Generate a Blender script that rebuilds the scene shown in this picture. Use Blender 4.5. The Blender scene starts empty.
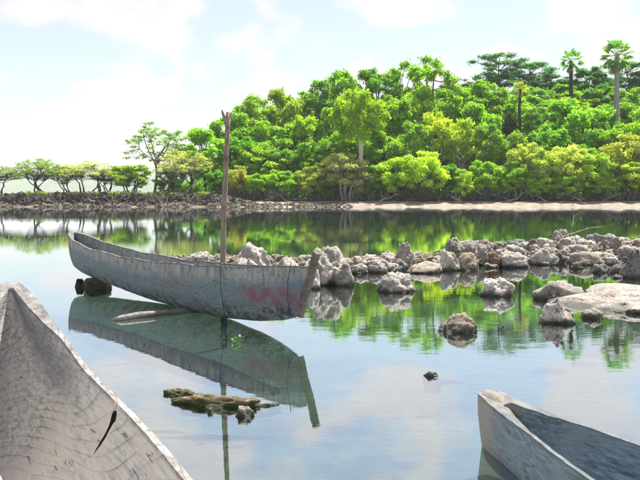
import bpy, bmesh, math, random
import numpy as np
from mathutils import Vector, Matrix, noise as mn

random.seed(7)
RNG = np.random.default_rng(7)
SC = bpy.context.scene
COL = SC.collection
R = math.radians

# ------------------------------------------------------------------ camera
FPX, HOR, CAMH = 850.0, 196.0, 1.4          # focal length and horizon row of a 640x480 frame, eye height
cam_d = bpy.data.cameras.new('camera')
cam = bpy.data.objects.new('camera', cam_d)
COL.objects.link(cam)
cam.location = (0, 0, CAMH)
cam.rotation_euler = (R(90), 0, 0)
cam_d.sensor_width = 36
cam_d.lens = 36 * FPX / 640
cam_d.shift_y = -(240 - HOR) / 640
cam_d.clip_start = 0.05
cam_d.clip_end = 9000
cam_d.dof.use_dof = False
SC.camera = cam

# ------------------------------------------------------------------ sky and sun
SUN_EL, SUN_AZ = 64.0, 40.0       # azimuth from +Y, clockwise positive: high, behind the scene and a little right
w = bpy.data.worlds.new('World')
SC.world = w
w.use_nodes = True
nt = w.node_tree
nt.nodes.clear()
def N(nt, t, **kw):
    n = nt.nodes.new(t)
    for k, v in kw.items():
        if k.startswith('i_'):
            n.inputs[int(k[2:]) if k[2:].isdigit() else k[2:].replace('_', ' ')].default_value = v
        else:
            setattr(n, k, v)
    return n
def LK(nt, a, b):
    nt.links.new(a, b)
wo = N(nt, 'ShaderNodeOutputWorld')
bg = N(nt, 'ShaderNodeBackground')
bg.inputs[1].default_value = 0.056
sky = N(nt, 'ShaderNodeTexSky', sky_type='NISHITA', sun_disc=False)
sky.sun_elevation = R(SUN_EL)
sky.sun_rotation = R(SUN_AZ)
sky.air_density = 1.0
sky.dust_density = 1.2
sky.ozone_density = 1.0
tc = N(nt, 'ShaderNodeTexCoord')
cn = N(nt, 'ShaderNodeTexNoise'); cn.inputs['Scale'].default_value = 8.0; cn.inputs['Detail'].default_value = 9; cn.inputs['Roughness'].default_value = 0.52
cn.inputs['Distortion'].default_value = 0.25
cof = N(nt, 'ShaderNodeVectorMath', operation='ADD'); cof.inputs[1].default_value = (3.1, 0.9, 0.0)
cmp_ = N(nt, 'ShaderNodeMapping'); cmp_.inputs['Scale'].default_value = (1.0, 1.0, 1.7)
LK(nt, tc.outputs['Generated'], cmp_.inputs['Vector']); LK(nt, cmp_.outputs[0], cof.inputs[0]); LK(nt, cof.outputs[0], cn.inputs['Vector'])
cr = N(nt, 'ShaderNodeValToRGB')
cr.color_ramp.elements[0].position = 0.47; cr.color_ramp.elements[0].color = (0, 0, 0, 1)
cr.color_ramp.elements[1].position = 0.57; cr.color_ramp.elements[1].color = (1, 1, 1, 1)
LK(nt, cn.outputs['Fac'], cr.inputs[0])
cmul = N(nt, 'ShaderNodeMapRange')          # a thin veil everywhere, thick in the cumulus
cmul.inputs[3].default_value = 0.27; cmul.inputs[4].default_value = 0.95
LK(nt, cr.outputs[0], cmul.inputs[0])
mixc = N(nt, 'ShaderNodeMixRGB')
mixc.inputs[2].default_value = (5.7, 5.2, 5.5, 1)
LK(nt, cmul.outputs[0], mixc.inputs[0]); LK(nt, sky.outputs[0], mixc.inputs[1])
LK(nt, mixc.outputs[0], bg.inputs[0]); LK(nt, bg.outputs[0], wo.inputs[0])

sun_d = bpy.data.lights.new('sun', 'SUN')
sun_d.energy = 3.9
sun_d.angle = R(1.0)
sun_d.color = (1.0, 0.955, 0.88)
sun = bpy.data.objects.new('sun', sun_d)
COL.objects.link(sun)
sdir = Vector((math.sin(R(SUN_AZ)) * math.cos(R(SUN_EL)), math.cos(R(SUN_AZ)) * math.cos(R(SUN_EL)), math.sin(R(SUN_EL))))
sun.rotation_euler = (-sdir).to_track_quat('-Z', 'Y').to_euler()
sun.location = sdir * 100

vs = SC.view_settings
vs.view_transform = 'Standard'
vs.look = 'None'
vs.exposure = 1.75
vs.gamma = 1.0
vs.use_curve_mapping = False
SC.render.engine = 'CYCLES'
cy = SC.cycles
cy.use_denoising = True
cy.denoiser = 'OPENIMAGEDENOISE'
cy.max_bounces = 6
cy.diffuse_bounces = 3
cy.glossy_bounces = 3
cy.transmission_bounces = 3
cy.transparent_max_bounces = 10
cy.volume_bounces = 1
cy.sample_clamp_indirect = 6
cy.caustics_reflective = True
cy.blur_glossy = 0.6
cy.caustics_refractive = False

# ------------------------------------------------------------------ helpers
def wx(px, Y):
    return (px - 320.0) / FPX * Y
def wz(py, Y):
    return CAMH - (py - HOR) / FPX * Y
def wy(py):
    return CAMH * FPX / (py - HOR)            # distance of a water-level point

def tag(o, label=None, cat=None, group=None, kind=None):
    if label: o['label'] = label
    if cat: o['category'] = cat
    if group: o['group'] = group
    if kind: o['kind'] = kind
    return o
def mesh_from(name, verts, faces, smooth=True):
    me = bpy.data.meshes.new(name)
    me.from_pydata([tuple(v) for v in verts], [], [tuple(f) for f in faces])
    me.update()
    if smooth:
        me.polygons.foreach_set('use_smooth', [True] * len(me.polygons))
    return me
def quad_mesh(name, V, smooth=False):
    """V: (n,4,3) array, one loose quad per row"""
    n = len(V)
    me = bpy.data.meshes.new(name)
    me.vertices.add(n * 4)
    me.vertices.foreach_set('co', V.reshape(-1).astype(np.float32))
    me.loops.add(n * 4)
    me.loops.foreach_set('vertex_index', np.arange(n * 4, dtype=np.int32))
    me.polygons.add(n)
    me.polygons.foreach_set('loop_start', np.arange(0, n * 4, 4, dtype=np.int32))
    me.polygons.foreach_set('loop_total', np.full(n, 4, dtype=np.int32))
    me.update(calc_edges=True)
    return me
def obj(name, me, mat=None, parent=None, loc=(0, 0, 0)):
    o = bpy.data.objects.new(name, me)
    COL.objects.link(o)
    if mat is not None and me is not None and len(me.materials) == 0:
        me.materials.append(mat)
    o.location = loc
    o.parent = parent
    return o
def empty(name, loc=(0, 0, 0), rz=0):
    o = bpy.data.objects.new(name, None)
    COL.objects.link(o)
    o.empty_display_size = 0.3
    o.location = loc
    o.rotation_euler = (0, 0, rz)
    return o
class Tubes:
    def __init__(self):
        self.v, self.f = [], []
    def tube(self, pts, rads, sides=6, cap=True, jitter=0.0):
        pts = [Vector(p) for p in pts]
        base = len(self.v)
        n = len(pts)
        up = Vector((0.13, 0.31, 0.94))
        for i, p in enumerate(pts):
            d = (pts[min(i + 1, n - 1)] - pts[max(i - 1, 0)])
            if d.length < 1e-9: d = Vector((0, 0, 1))
            d.normalize()
            a = d.cross(up)
            if a.length < 1e-3: a = d.cross(Vector((1, 0, 0)))
            a.normalize()
            b = d.cross(a)
            for k in range(sides):
                t = 2 * math.pi * k / sides
                r = rads[i] * (1 + (random.random() - .5) * jitter)
                self.v.append(p + a * (math.cos(t) * r) + b * (math.sin(t) * r))
        for i in range(n - 1):
            for k in range(sides):
                k2 = (k + 1) % sides
                self.f.append((base + i * sides + k, base + i * sides + k2, base + (i + 1) * sides + k2, base + (i + 1) * sides + k))
        if cap:
            self.f.append(tuple(base + k for k in range(sides))[::-1])
            self.f.append(tuple(base + (n - 1) * sides + k for k in range(sides)))
    def mesh(self, name, smooth=True):
        return mesh_from(name, self.v, self.f, smooth)

# ------------------------------------------------------------------ materials
def new_mat(name):
    m = bpy.data.materials.new(name)
    m.use_nodes = True
    t = m.node_tree
    t.nodes.clear()
    out = N(t, 'ShaderNodeOutputMaterial')
    return m, t, out
def noise_node(t, vec, scale, detail=6, rough=0.55, dist=0.0):
    n = N(t, 'ShaderNodeTexNoise')
    n.inputs['Scale'].default_value = scale
    n.inputs['Detail'].default_value = detail
    n.inputs['Roughness'].default_value = rough
    n.inputs['Distortion'].default_value = dist
    if vec is not None: LK(t, vec, n.inputs['Vector'])
    return n.outputs['Fac']
def ramp(t, fac, stops):
    r = N(t, 'ShaderNodeValToRGB')
    el = r.color_ramp.elements
    while len(el) < len(stops): el.new(0.5)
    for e, (p, c) in zip(el, stops):
        e.position = p
        e.color = (c[0], c[1], c[2], 1) if not isinstance(c, (int, float)) else (c, c, c, 1)
    LK(t, fac, r.inputs[0])
    return r.outputs[0]
def mix(t, fac, a, b, mode='MIX'):
    m = N(t, 'ShaderNodeMixRGB', blend_type=mode)
    for s, v in ((0, fac), (1, a), (2, b)):
        if isinstance(v, (int, float)): m.inputs[s].default_value = v
        elif isinstance(v, tuple): m.inputs[s].default_value = (*v[:3], 1)
        else: LK(t, v, m.inputs[s])
    return m.outputs[0]
def mth(t, op, a, b=None, clamp=False):
    m = N(t, 'ShaderNodeMath', operation=op, use_clamp=clamp)
    for s, v in ((0, a), (1, b)):
        if v is None: continue
        if isinstance(v, (int, float)): m.inputs[s].default_value = v
        else: LK(t, v, m.inputs[s])
    return m.outputs[0]
def mapping(t, vec, scale=(1, 1, 1), loc=(0, 0, 0), rot=(0, 0, 0)):
    m = N(t, 'ShaderNodeMapping')
    m.inputs['Scale'].default_value = scale
    m.inputs['Location'].default_value = loc
    m.inputs['Rotation'].default_value = rot
    LK(t, vec, m.inputs['Vector'])
    return m.outputs[0]
def bump(t, h, strength, dist=0.02):
    b = N(t, 'ShaderNodeBump')
    b.inputs['Strength'].default_value = strength
    b.inputs['Distance'].default_value = dist
    LK(t, h, b.inputs['Height'])
    return b.outputs[0]
def principled(t, out, col, rough=0.8, nrm=None, spec=0.3):
    p = N(t, 'ShaderNodeBsdfPrincipled')
    if isinstance(col, tuple): p.inputs['Base Color'].default_value = (*col[:3], 1)
    else: LK(t, col, p.inputs['Base Color'])
    if isinstance(rough, (int, float)): p.inputs['Roughness'].default_value = rough
    else: LK(t, rough, p.inputs['Roughness'])
    p.inputs['Specular IOR Level'].default_value = spec
    if nrm is not None: LK(t, nrm, p.inputs['Normal'])
    LK(t, p.outputs[0], out.inputs['Surface'])
    return p

def mat_leaf():
    m, t, out = new_mat('foliage')
    oi = N(t, 'ShaderNodeObjectInfo')
    geo = N(t, 'ShaderNodeNewGeometry')
    tco = N(t, 'ShaderNodeTexCoord')
    rnd = geo.outputs['Random Per Island']
    big = noise_node(t, geo.outputs['Position'], 0.55, 3, 0.6)
    hue = ramp(t, rnd, [(0.0, (0.62, 0.70, 0.7)), (0.5, (1, 1, 1)), (0.85, (1.25, 1.2, 0.9)), (1.0, (1.6, 1.45, 1.1))])
    col = mix(t, 1.0, oi.outputs['Color'], hue, 'MULTIPLY')
    col2 = mix(t, 1.0, mix(t, 1.0, col, (1.15, 1.15, 1.25), 'MULTIPLY'), ramp(t, big, [(0.3, (0.72, 0.8, 0.85)), (0.55, (1, 1, 1)), (0.75, (1.25, 1.15, 0.9))]), 'MULTIPLY')
    dif = N(t, 'ShaderNodeBsdfDiffuse'); LK(t, col2, dif.inputs[0])
    trc = mix(t, 1.0, col2, (1.5, 1.55, 0.6), 'MULTIPLY')
    tr = N(t, 'ShaderNodeBsdfTranslucent'); LK(t, trc, tr.inputs[0])
    ms = N(t, 'ShaderNodeMixShader'); ms.inputs[0].default_value = 0.52
    LK(t, dif.outputs[0], ms.inputs[1]); LK(t, tr.outputs[0], ms.inputs[2])
    gl = N(t, 'ShaderNodeBsdfGlossy'); gl.inputs['Roughness'].default_value = 0.45
    gl.inputs[0].default_value = (1, 1, 1, 1)
    m2 = N(t, 'ShaderNodeMixShader'); m2.inputs[0].default_value = 0.015
    LK(t, ms.outputs[0], m2.inputs[1]); LK(t, gl.outputs[0], m2.inputs[2])
    LK(t, m2.outputs[0], out.inputs['Surface'])
    return m
def mat_bark():
    m, t, out = new_mat('bark')
    oi = N(t, 'ShaderNodeObjectInfo')
    geo = N(t, 'ShaderNodeNewGeometry')
    v = mapping(t, geo.outputs['Position'], (2.5, 2.5, 0.6))
    n = noise_node(t, v, 3.0, 6)
    c = mix(t, 1.0, oi.outputs['Color'], ramp(t, n, [(0.3, (0.55, 0.55, 0.55)), (0.7, (1.35, 1.32, 1.3))]), 'MULTIPLY')
    principled(t, out, c, 0.9, bump(t, n, 0.6, 0.05))
    return m
def mat_rock():
    m, t, out = new_mat('coral_limestone')
    oi = N(t, 'ShaderNodeObjectInfo')
    geo = N(t, 'ShaderNodeNewGeometry')
    pos = geo.outputs['Position']
    sepn = N(t, 'ShaderNodeSeparateXYZ'); LK(t, pos, sepn.inputs[0])
    n1 = noise_node(t, pos, 5.0, 8, 0.65)
    n2 = noise_node(t, pos, 26.0, 5, 0.7)
    vo = N(t, 'ShaderNodeTexVoronoi'); vo.inputs['Scale'].default_value = 24.0
    LK(t, mix(t, 0.12, pos, mapping(t, pos, (1, 1, 1)), 'MIX'), vo.inputs['Vector'])
    pits = ramp(t, vo.outputs['Distance'], [(0.05, 0.0), (0.34, 1.0)])
    shade = ramp(t, n1, [(0.3, (0.42, 0.40, 0.37)), (0.5, (0.9, 0.88, 0.85)), (0.68, (1.35, 1.33, 1.30))])
    c = mix(t, 1.0, oi.outputs['Color'], shade, 'MULTIPLY')
    c = mix(t, 1.0, c, ramp(t, n2, [(0.36, (0.38, 0.36, 0.33)), (0.48, (1.0, 1.0, 1.0)), (0.8, (1.15, 1.15, 1.12))]), 'MULTIPLY')
    c = mix(t, 1.0, c, mix(t, ramp(t, n1, [(0.45, 0.0), (0.6, 0.75)]), (1.0, 1.0, 1.0), mix(t, 1.0, pits, (0.9, 0.9, 0.9), 'MULTIPLY')), 'MULTIPLY')
    # lichen / rust
    n3 = noise_node(t, pos, 2.3, 4, 0.6)
    c = mix(t, ramp(t, n3, [(0.56, 0.0), (0.72, 0.5)]), c, (0.20, 0.13, 0.085))
    # wet, algae-dark tide mark
    zz_ = mth(t, 'ADD', sepn.outputs[2], mth(t, 'MULTIPLY', mth(t, 'SUBTRACT', n1, 0.5), 0.12))
    wet = ramp(t, zz_, [(0.02, 1.0), (0.085, 0.0)])
    c = mix(t, wet, c, (0.045, 0.045, 0.03))
    h = mth(t, 'ADD', mth(t, 'MULTIPLY', n1, 1.0), mth(t, 'ADD', mth(t, 'MULTIPLY', n2, 0.45), mth(t, 'MULTIPLY', pits, 0.25)))
    rough = mth(t, 'SUBTRACT', 0.92, mth(t, 'MULTIPLY', wet, 0.4))
    principled(t, out, c, rough, bump(t, h, 0.9, 0.045), 0.25)
    return m
def mat_moss():
    m, t, out = new_mat('mossy_rock')
    geo = N(t, 'ShaderNodeNewGeometry')
    pos = geo.outputs['Position']
    s = N(t, 'ShaderNodeSeparateXYZ'); LK(t, pos, s.inputs[0])
    n1 = noise_node(t, pos, 14, 6, 0.65)
    n2 = noise_node(t, pos, 60, 5, 0.7)
    c = ramp(t, n1, [(0.30, (0.02, 0.025, 0.008)), (0.42, (0.07, 0.058, 0.024)), (0.55, (0.16, 0.12, 0.065)), (0.70, (0.30, 0.265, 0.20))])
    low = ramp(t, mth(t, 'ADD', s.outputs[2], mth(t, 'MULTIPLY', mth(t, 'SUBTRACT', n1, 0.5), 0.05)), [(0.01, 1.0), (0.045, 0.0)])
    c = mix(t, low, c, (0.03, 0.042, 0.012))
    principled(t, out, c, 0.75, bump(t, mth(t, 'ADD', n1, mth(t, 'MULTIPLY', n2, 0.5)), 1.0, 0.02), 0.3)
    return m
def wood_common(t, ring_c=(0, 0, 0.35), scale=1.0, lin=(0.7, 14, 14)):
    tco = N(t, 'ShaderNodeTexCoord')
    ob = tco.outputs['Object']
    fib = noise_node(t, mapping(t, ob, lin), 3.0, 7, 0.65, 0.4)
    blot = noise_node(t, ob, 2.6, 6, 0.6)
    fine = noise_node(t, ob, 38.0, 6, 0.7)
    # growth rings about the log's own axis
    dis = noise_node(t, mapping(t, ob, (0.6, 1.6, 1.6)), 1.5, 1, 0.4)
    sp = N(t, 'ShaderNodeSeparateXYZ'); LK(t, ob, sp.inputs[0])
    return ob, sp, fib, blot, fine, dis
def rim_glare_cut(t, c, at, ob):
    # gunwale edge painted darker, in grey patches, to tame sun glare on the rims
    n = noise_node(t, ob, 11.0, 6, 0.7)
    k = mth(t, 'MULTIPLY', ramp(t, at.outputs['Fac'], [(0.955, 0.0), (0.99, 1.0)]), ramp(t, n, [(0.36, 0.95), (0.62, 0.35)]))
    return mix(t, k, c, (0.085, 0.08, 0.075))
def mat_hull_mid():
    m, t, out = new_mat('weathered_painted_wood')
    ob, sp, fib, blot, fine, dis = wood_common(t)
    x, y, z = sp.outputs
    at = N(t, 'ShaderNodeAttribute', attribute_name='girth')
    streak = noise_node(t, mapping(t, ob, (9.0, 9.0, 0.9)), 3.0, 7, 0.7)
    mid = noise_node(t, ob, 8.0, 9, 0.7)
    grain = noise_node(t, mapping(t, ob, (1.6, 22, 30)), 3.0, 8, 0.75, 0.3)
    g = mth(t, 'ADD', at.outputs['Fac'], mth(t, 'MULTIPLY', mth(t, 'SUBTRACT', blot, 0.5), 0.55))
    c = ramp(t, grain, [(0.30, (0.08, 0.092, 0.095)), (0.46, (0.22, 0.245, 0.245)), (0.58, (0.33, 0.35, 0.345)), (0.72, (0.46, 0.465, 0.445))])
    # faded blue-green paint of the middle strakes, mostly flaked away
    pb = ramp(t, mth(t, 'ADD', mth(t, 'MULTIPLY', mid, 0.65), mth(t, 'MULTIPLY', grain, 0.35)), [(0.44, 0.0), (0.54, 0.8)])
    c = mix(t, mth(t, 'MULTIPLY', pb, ramp(t, g, [(0.12, 0.1), (0.3, 1.0), (0.6, 1.0), (0.8, 0.15)])), c, mix(t, fine, (0.07, 0.14, 0.165), (0.18, 0.27, 0.30)))
    # bleached topsides with run-off streaks
    up_ = ramp(t, g, [(0.62, 0.0), (0.84, 1.0)])
    c = mix(t, mth(t, 'MULTIPLY', up_, 0.75), c, ramp(t, streak, [(0.36, (0.15, 0.155, 0.15)), (0.48, (0.33, 0.325, 0.30)), (0.62, (0.46, 0.45, 0.415))]))
    # dark scabs of old tar and mould, thickest on the bilge
    dk = ramp(t, mth(t, 'ADD', mth(t, 'MULTIPLY', fine, 0.45), mth(t, 'MULTIPLY', mid, 0.55)), [(0.42, 1.0), (0.50, 0.0)])
    c = mix(t, mth(t, 'MULTIPLY', dk, 0.55), c, (0.05, 0.06, 0.062))
    sc_ = mth(t, 'MULTIPLY', ramp(t, mid, [(0.46, 0.0), (0.56, 1.0)]), ramp(t, g, [(0.15, 0.9), (0.42, 0.0)]))
    c = mix(t, sc_, c, (0.05, 0.056, 0.052))
    # worn pink-red patch near the bow, on the side towards the rocks' far corner
    def box(v, a, b, s):
        lo = mth(t, 'MULTIPLY', mth(t, 'SUBTRACT', v, a), 1.0 / s, True)
        hi = mth(t, 'MULTIPLY', mth(t, 'SUBTRACT', b, v), 1.0 / s, True)
        return mth(t, 'MULTIPLY', lo, hi)
    flake = ramp(t, mth(t, 'ADD', mth(t, 'MULTIPLY', mid, 0.6), mth(t, 'MULTIPLY', grain, 0.4)), [(0.42, 0.0), (0.53, 1.0)])
    red = mth(t, 'MULTIPLY', mth(t, 'MULTIPLY', box(x, 5.85, 6.95, 0.3), box(z, 0.25, 0.50, 0.08)), flake)
    c = mix(t, mth(t, 'MULTIPLY', red, 0.8), c, (0.25, 0.075, 0.11))
    red2 = mth(t, 'MULTIPLY', mth(t, 'MULTIPLY', box(x, 3.9, 5.4, 0.5), box(z, 0.27, 0.42, 0.07)), flake)
    c = mix(t, mth(t, 'MULTIPLY', red2, 0.32), c, (0.20, 0.10, 0.13))
    h = mth(t, 'ADD', mth(t, 'MULTIPLY', grain, 0.8), mth(t, 'ADD', mth(t, 'MULTIPLY', mid, 0.6), mth(t, 'MULTIPLY', fine, 0.4)))
    c = rim_glare_cut(t, c, at, ob)
    principled(t, out, c, 0.85, bump(t, h, 0.9, 0.03), 0.25)
    return m
def mat_hull_grey(name, base, dark, tint, ringsc=26.0, rot=(0, 0, 0), ring_s=0.5, bow=None, hi=1.25, tip_band=False):
    m, t, out = new_mat(name)
    ob, sp, fib, blot, fine, dis = wood_common(t, lin=(0.4, 20, 20))
    # distance from the pith line gives the nested contour grain of a hewn log
    v = mapping(t, ob, (0.16, 1.0, 1.0), (0, 0.05, -0.75))
    ln = N(t, 'ShaderNodeVectorMath', operation='LENGTH'); LK(t, v, ln.inputs[0])
    d = mth(t, 'ADD', ln.outputs['Value'], mth(t, 'MULTIPLY', dis, 0.13))
    d = mth(t, 'ADD', d, mth(t, 'MULTIPLY', noise_node(t, ob, 9.0, 3, 0.5), 0.004))
    ring = mth(t, 'FRACT', mth(t, 'MULTIPLY', d, ringsc))
    rc = ramp(t, ring, [(0.0, 0.1), (0.05, 0.75), (0.2, 1.0), (0.93, 1.0), (1.0, 0.1)])
    at = N(t, 'ShaderNodeAttribute', attribute_name='girth')
    rgate = ramp(t, noise_node(t, ob, 3.1, 4, 0.6), [(0.38, 0.15), (0.56, 1.0)])
    c = ramp(t, fib, [(0.36, dark), (0.5, base), (0.66, tuple(min(1, k * hi) for k in base))])
    c = mix(t, mth(t, 'MULTIPLY', rgate, ring_s), c, mix(t, 1.0, c, rc, 'MULTIPLY'))
    c = mix(t, ramp(t, blot, [(0.44, 0.0), (0.66, 0.75)]), c, tint)
    mid = noise_node(t, ob, 6.0, 7, 0.65)
    c = mix(t, ramp(t, mid, [(0.28, 0.45), (0.40, 0.0)]), c, dark)
    # short drying checks that run across the rings
    ck = noise_node(t, mapping(t, ob, (3.0, 26.0, 26.0)), 2.0, 3, 0.5, 0.6)
    cmask = mth(t, 'MULTIPLY', ramp(t, ck, [(0.66, 0.0), (0.70, 0.8)]), ramp(t, noise_node(t, ob, 1.9, 3, 0.5), [(0.46, 0.0), (0.58, 1.0)]))
    c = mix(t, cmask, c, tuple(k * .35 for k in dark))
    if bow is not None:
        lo = ramp(t, mth(t, 'ADD', sp.outputs[0], mth(t, 'MULTIPLY', mth(t, 'SUBTRACT', mid, 0.5), 0.35)), [(0.16, 1.0), (0.42, 0.0)])
        c = mix(t, lo, c, mix(t, fib, tuple(k * .7 for k in bow), bow))
    if tip_band:  # upper wall near the tip mixed to a darker blue-grey
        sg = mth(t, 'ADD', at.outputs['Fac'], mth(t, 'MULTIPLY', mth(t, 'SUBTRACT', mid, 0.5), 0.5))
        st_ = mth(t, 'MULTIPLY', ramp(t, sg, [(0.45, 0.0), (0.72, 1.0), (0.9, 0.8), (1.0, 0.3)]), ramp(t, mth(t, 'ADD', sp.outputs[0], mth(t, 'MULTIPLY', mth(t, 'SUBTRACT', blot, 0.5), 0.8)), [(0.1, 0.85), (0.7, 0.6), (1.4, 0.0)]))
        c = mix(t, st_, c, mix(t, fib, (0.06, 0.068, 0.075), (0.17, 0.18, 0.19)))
    c = rim_glare_cut(t, c, at, ob)
    h = mth(t, 'ADD', mth(t, 'MULTIPLY', rc, 0.25), mth(t, 'ADD', mth(t, 'MULTIPLY', fib, 0.5), mth(t, 'MULTIPLY', fine, 0.25)))
    h = mth(t, 'SUBTRACT', h, cmask)
    principled(t, out, c, 0.82, bump(t, h, 0.6, 0.012), 0.25)
    return m
def N_col(t, vec):
    n = N(t, 'ShaderNodeTexNoise')
    n.inputs['Scale'].default_value = 4.0
    LK(t, vec, n.inputs['Vector'])
    return n.outputs['Color']
def mat_wood(name, a, b, scale=(1, 12, 12), axis_obj=True):
    m, t, out = new_mat(name)
    tco = N(t, 'ShaderNodeTexCoord')
    n = noise_node(t, mapping(t, tco.outputs['Object'], scale), 3.0, 6, 0.65, 0.3)
    n2 = noise_node(t, tco.outputs['Object'], 9.0, 5, 0.6)
    c = ramp(t, n, [(0.3, a), (0.7, b)])
    c = mix(t, ramp(t, n2, [(0.35, 0.55), (0.5, 0.0)]), c, tuple(k * 0.35 for k in a))
    principled(t, out, c, 0.85, bump(t, n, 0.6, 0.01), 0.25)
    return m
def mat_plain(name, col, rough=0.7):
    m, t, out = new_mat(name)
    geo = N(t, 'ShaderNodeNewGeometry')
    n = noise_node(t, geo.outputs['Position'], 30, 4)
    c = mix(t, 1.0, col, ramp(t, n, [(0.3, (0.7, 0.7, 0.7)), (0.7, (1.25, 1.25, 1.25))]), 'MULTIPLY')
    principled(t, out, c, rough)
    return m
def mat_ground():
    m, t, out = new_mat('ground_earth_and_sand')
    at = N(t, 'ShaderNodeVertexColor', layer_name='soil')
    geo = N(t, 'ShaderNodeNewGeometry')
    pos = geo.outputs['Position']
    n1 = noise_node(t, pos, 0.9, 8, 0.65)
    n2 = noise_node(t, pos, 7.0, 6, 0.65)
    c = mix(t, 1.0, at.outputs[0], ramp(t, n1, [(0.3, (0.45, 0.47, 0.45)), (0.7, (1.5, 1.5, 1.45))]), 'MULTIPLY')
    c = mix(t, 1.0, c, ramp(t, n2, [(0.32, (0.5, 0.5, 0.48)), (0.5, (1, 1, 1)), (0.75, (1.3, 1.3, 1.25))]), 'MULTIPLY')
    principled(t, out, c, 0.95, bump(t, mth(t, 'ADD', n1, n2), 0.5, 0.08), 0.1)
    return m
def mat_water():
    m, t, out = new_mat('still_lagoon_water')
    geo = N(t, 'ShaderNodeNewGeometry')
    pos = geo.outputs['Position']
    # calm in some places, lightly ruffled in others
    gust = ramp(t, noise_node(t, mapping(t, pos, (0.09, 0.16, 1)), 1.0, 3, 0.5), [(0.40, 0.22), (0.62, 1.0)])
    r1 = noise_node(t, mapping(t, pos, (1.5, 3.4, 1)), 1.5, 4, 0.5)
    r2 = noise_node(t, mapping(t, pos, (5.0, 11.0, 1)), 2.0, 3, 0.5)
    h = mth(t, 'MULTIPLY', mth(t, 'ADD', r1, mth(t, 'MULTIPLY', r2, 0.22)), gust)
    nb = bump(t, h, 0.016, 0.06)
    fr = N(t, 'ShaderNodeFresnel'); fr.inputs['IOR'].default_value = 1.40
    LK(t, nb, fr.inputs['Normal'])
    gl = N(t, 'ShaderNodeBsdfGlossy'); gl.inputs['Roughness'].default_value = 0.008; gl.inputs[0].default_value = (0.93, 0.98, 1.0, 1)
    LK(t, nb, gl.inputs['Normal'])
    tr = N(t, 'ShaderNodeBsdfTransparent'); tr.inputs[0].default_value = (0.60, 0.74, 0.72, 1)
    ms = N(t, 'ShaderNodeMixShader')
    LK(t, mth(t, 'POWER', fr.outputs[0], 0.42, True), ms.inputs[0]); LK(t, tr.outputs[0], ms.inputs[1]); LK(t, gl.outputs[0], ms.inputs[2])
    LK(t, ms.outputs[0], out.inputs['Surface'])
    return m

M_LEAF, M_BARK, M_ROCK, M_MOSS = mat_leaf(), mat_bark(), mat_rock(), mat_moss()
M_HULL = mat_hull_mid()
M_LOG_L = mat_hull_grey('bleached_dugout_wood', (0.42, 0.405, 0.38), (0.26, 0.255, 0.25), (0.48, 0.45, 0.41), 34.0, ring_s=0.6, tip_band=True)
M_LOG_R = mat_hull_grey('blue_grey_dugout_wood', (0.125, 0.17, 0.195), (0.05, 0.08, 0.10), (0.19, 0.23, 0.25), 24.0, ring_s=0.3, bow=(0.30, 0.28, 0.25), hi=1.8)
M_BLOCK = mat_wood('split_tan_wood', (0.12, 0.105, 0.085), (0.26, 0.235, 0.20), (2, 26, 26))
M_POST = mat_wood('grey_brown_board', (0.07, 0.055, 0.045), (0.17, 0.145, 0.12))
M_POLE = mat_wood('pole_wood', (0.13, 0.095, 0.07), (0.30, 0.24, 0.185), (9, 9, 1.2))
M_DRIFT = mat_wood('driftwood', (0.12, 0.11, 0.10), (0.28, 0.26, 0.235), (2, 14, 14))
M_ROPE = mat_plain('blue_rope', (0.022, 0.045, 0.11))
M_GROUND, M_WATER = mat_ground(), mat_water()

# ------------------------------------------------------------------ ground, one sheet
def sm(a, b, x):
    x = np.clip((x - a) / (b - a), 0, 1)
    return x * x * (3 - 2 * x)
def shore(x):
    return 108.0 + 0.8 * np.sin(x * 0.11) + 0.5 * np.sin(x * 0.37 + 1) + 0.25 * np.sin(x * 1.1)
CW = [(-3.2, 17.0), (-1.5, 17.2), (0.3, 16.2), (2.0, 17.2), (4.5, 19.2), (7.5, 20.8), (12.0, 22.5)]   # causeway centre line
CWW = [0.7, 0.9, 1.0, 1.1, 1.9, 3.0, 3.6]
def cw_dist(x, y):
    """distance from the causeway relative to its half width"""
    x = np.asarray(x, float); y = np.asarray(y, float)
    best = np.full(np.broadcast(x, y).shape, 99.0)
    for (a, b), wa, wb in zip(zip(CW[:-1], CW[1:]), CWW[:-1], CWW[1:]):
        ax, ay = a; bx, by = b
        dx_, dy_ = bx - ax, by - ay
        tt = np.clip(((x - ax) * dx_ + (y - ay) * dy_) / (dx_ * dx_ + dy_ * dy_), 0, 1)
        dd = np.hypot(x - ax - tt * dx_, y - ay - tt * dy_) / (wa + (wb - wa) * tt)
        best = np.minimum(best, dd)
    return best
def ground_z(x, y):
    x = np.asarray(x, float); y = np.asarray(y, float)
    s = y - shore(x)
    # seabed
    bed = -0.16 - 0.34 * sm(4.5, 9, y) - 0.9 * sm(24, 45, y)
    bed = bed + 1.4 * sm(-9, 0, s)
    bed = np.minimum(bed, 0.0 + 0 * x)
    bed = np.where(s < 0, bed, 0)
    cd = cw_dist(x, y)
    bed = np.where(s < 0, np.maximum(bed, -0.5 + 0.60 * (1 - sm(0.35, 1.25, cd))), bed)
    bed = np.where((s < 0) & (y < 4.5), bed, bed)
    # land
    left = 1 - sm(-15.0, -8.0, x)
    bank = 0.30 * sm(0, 1.6, s) + 1.2 * sm(1.4, 2.6, s)
    beach = 0.72 * sm(-0.5, 7.0, s) + 0.4 * sm(6, 12, s)
    land = left * bank + (1 - left) * beach
    hill = sm(-36, 6, x) * (1.0 + 0.12 * np.sin(x * 0.05))
    land = land + hill * (17.5 * sm(8, 72, s) + 2 * sm(60, 120, s)) * (1 - 0.8 * sm(180, 420, s))
    return np.where(s < 0, bed, land)

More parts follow.
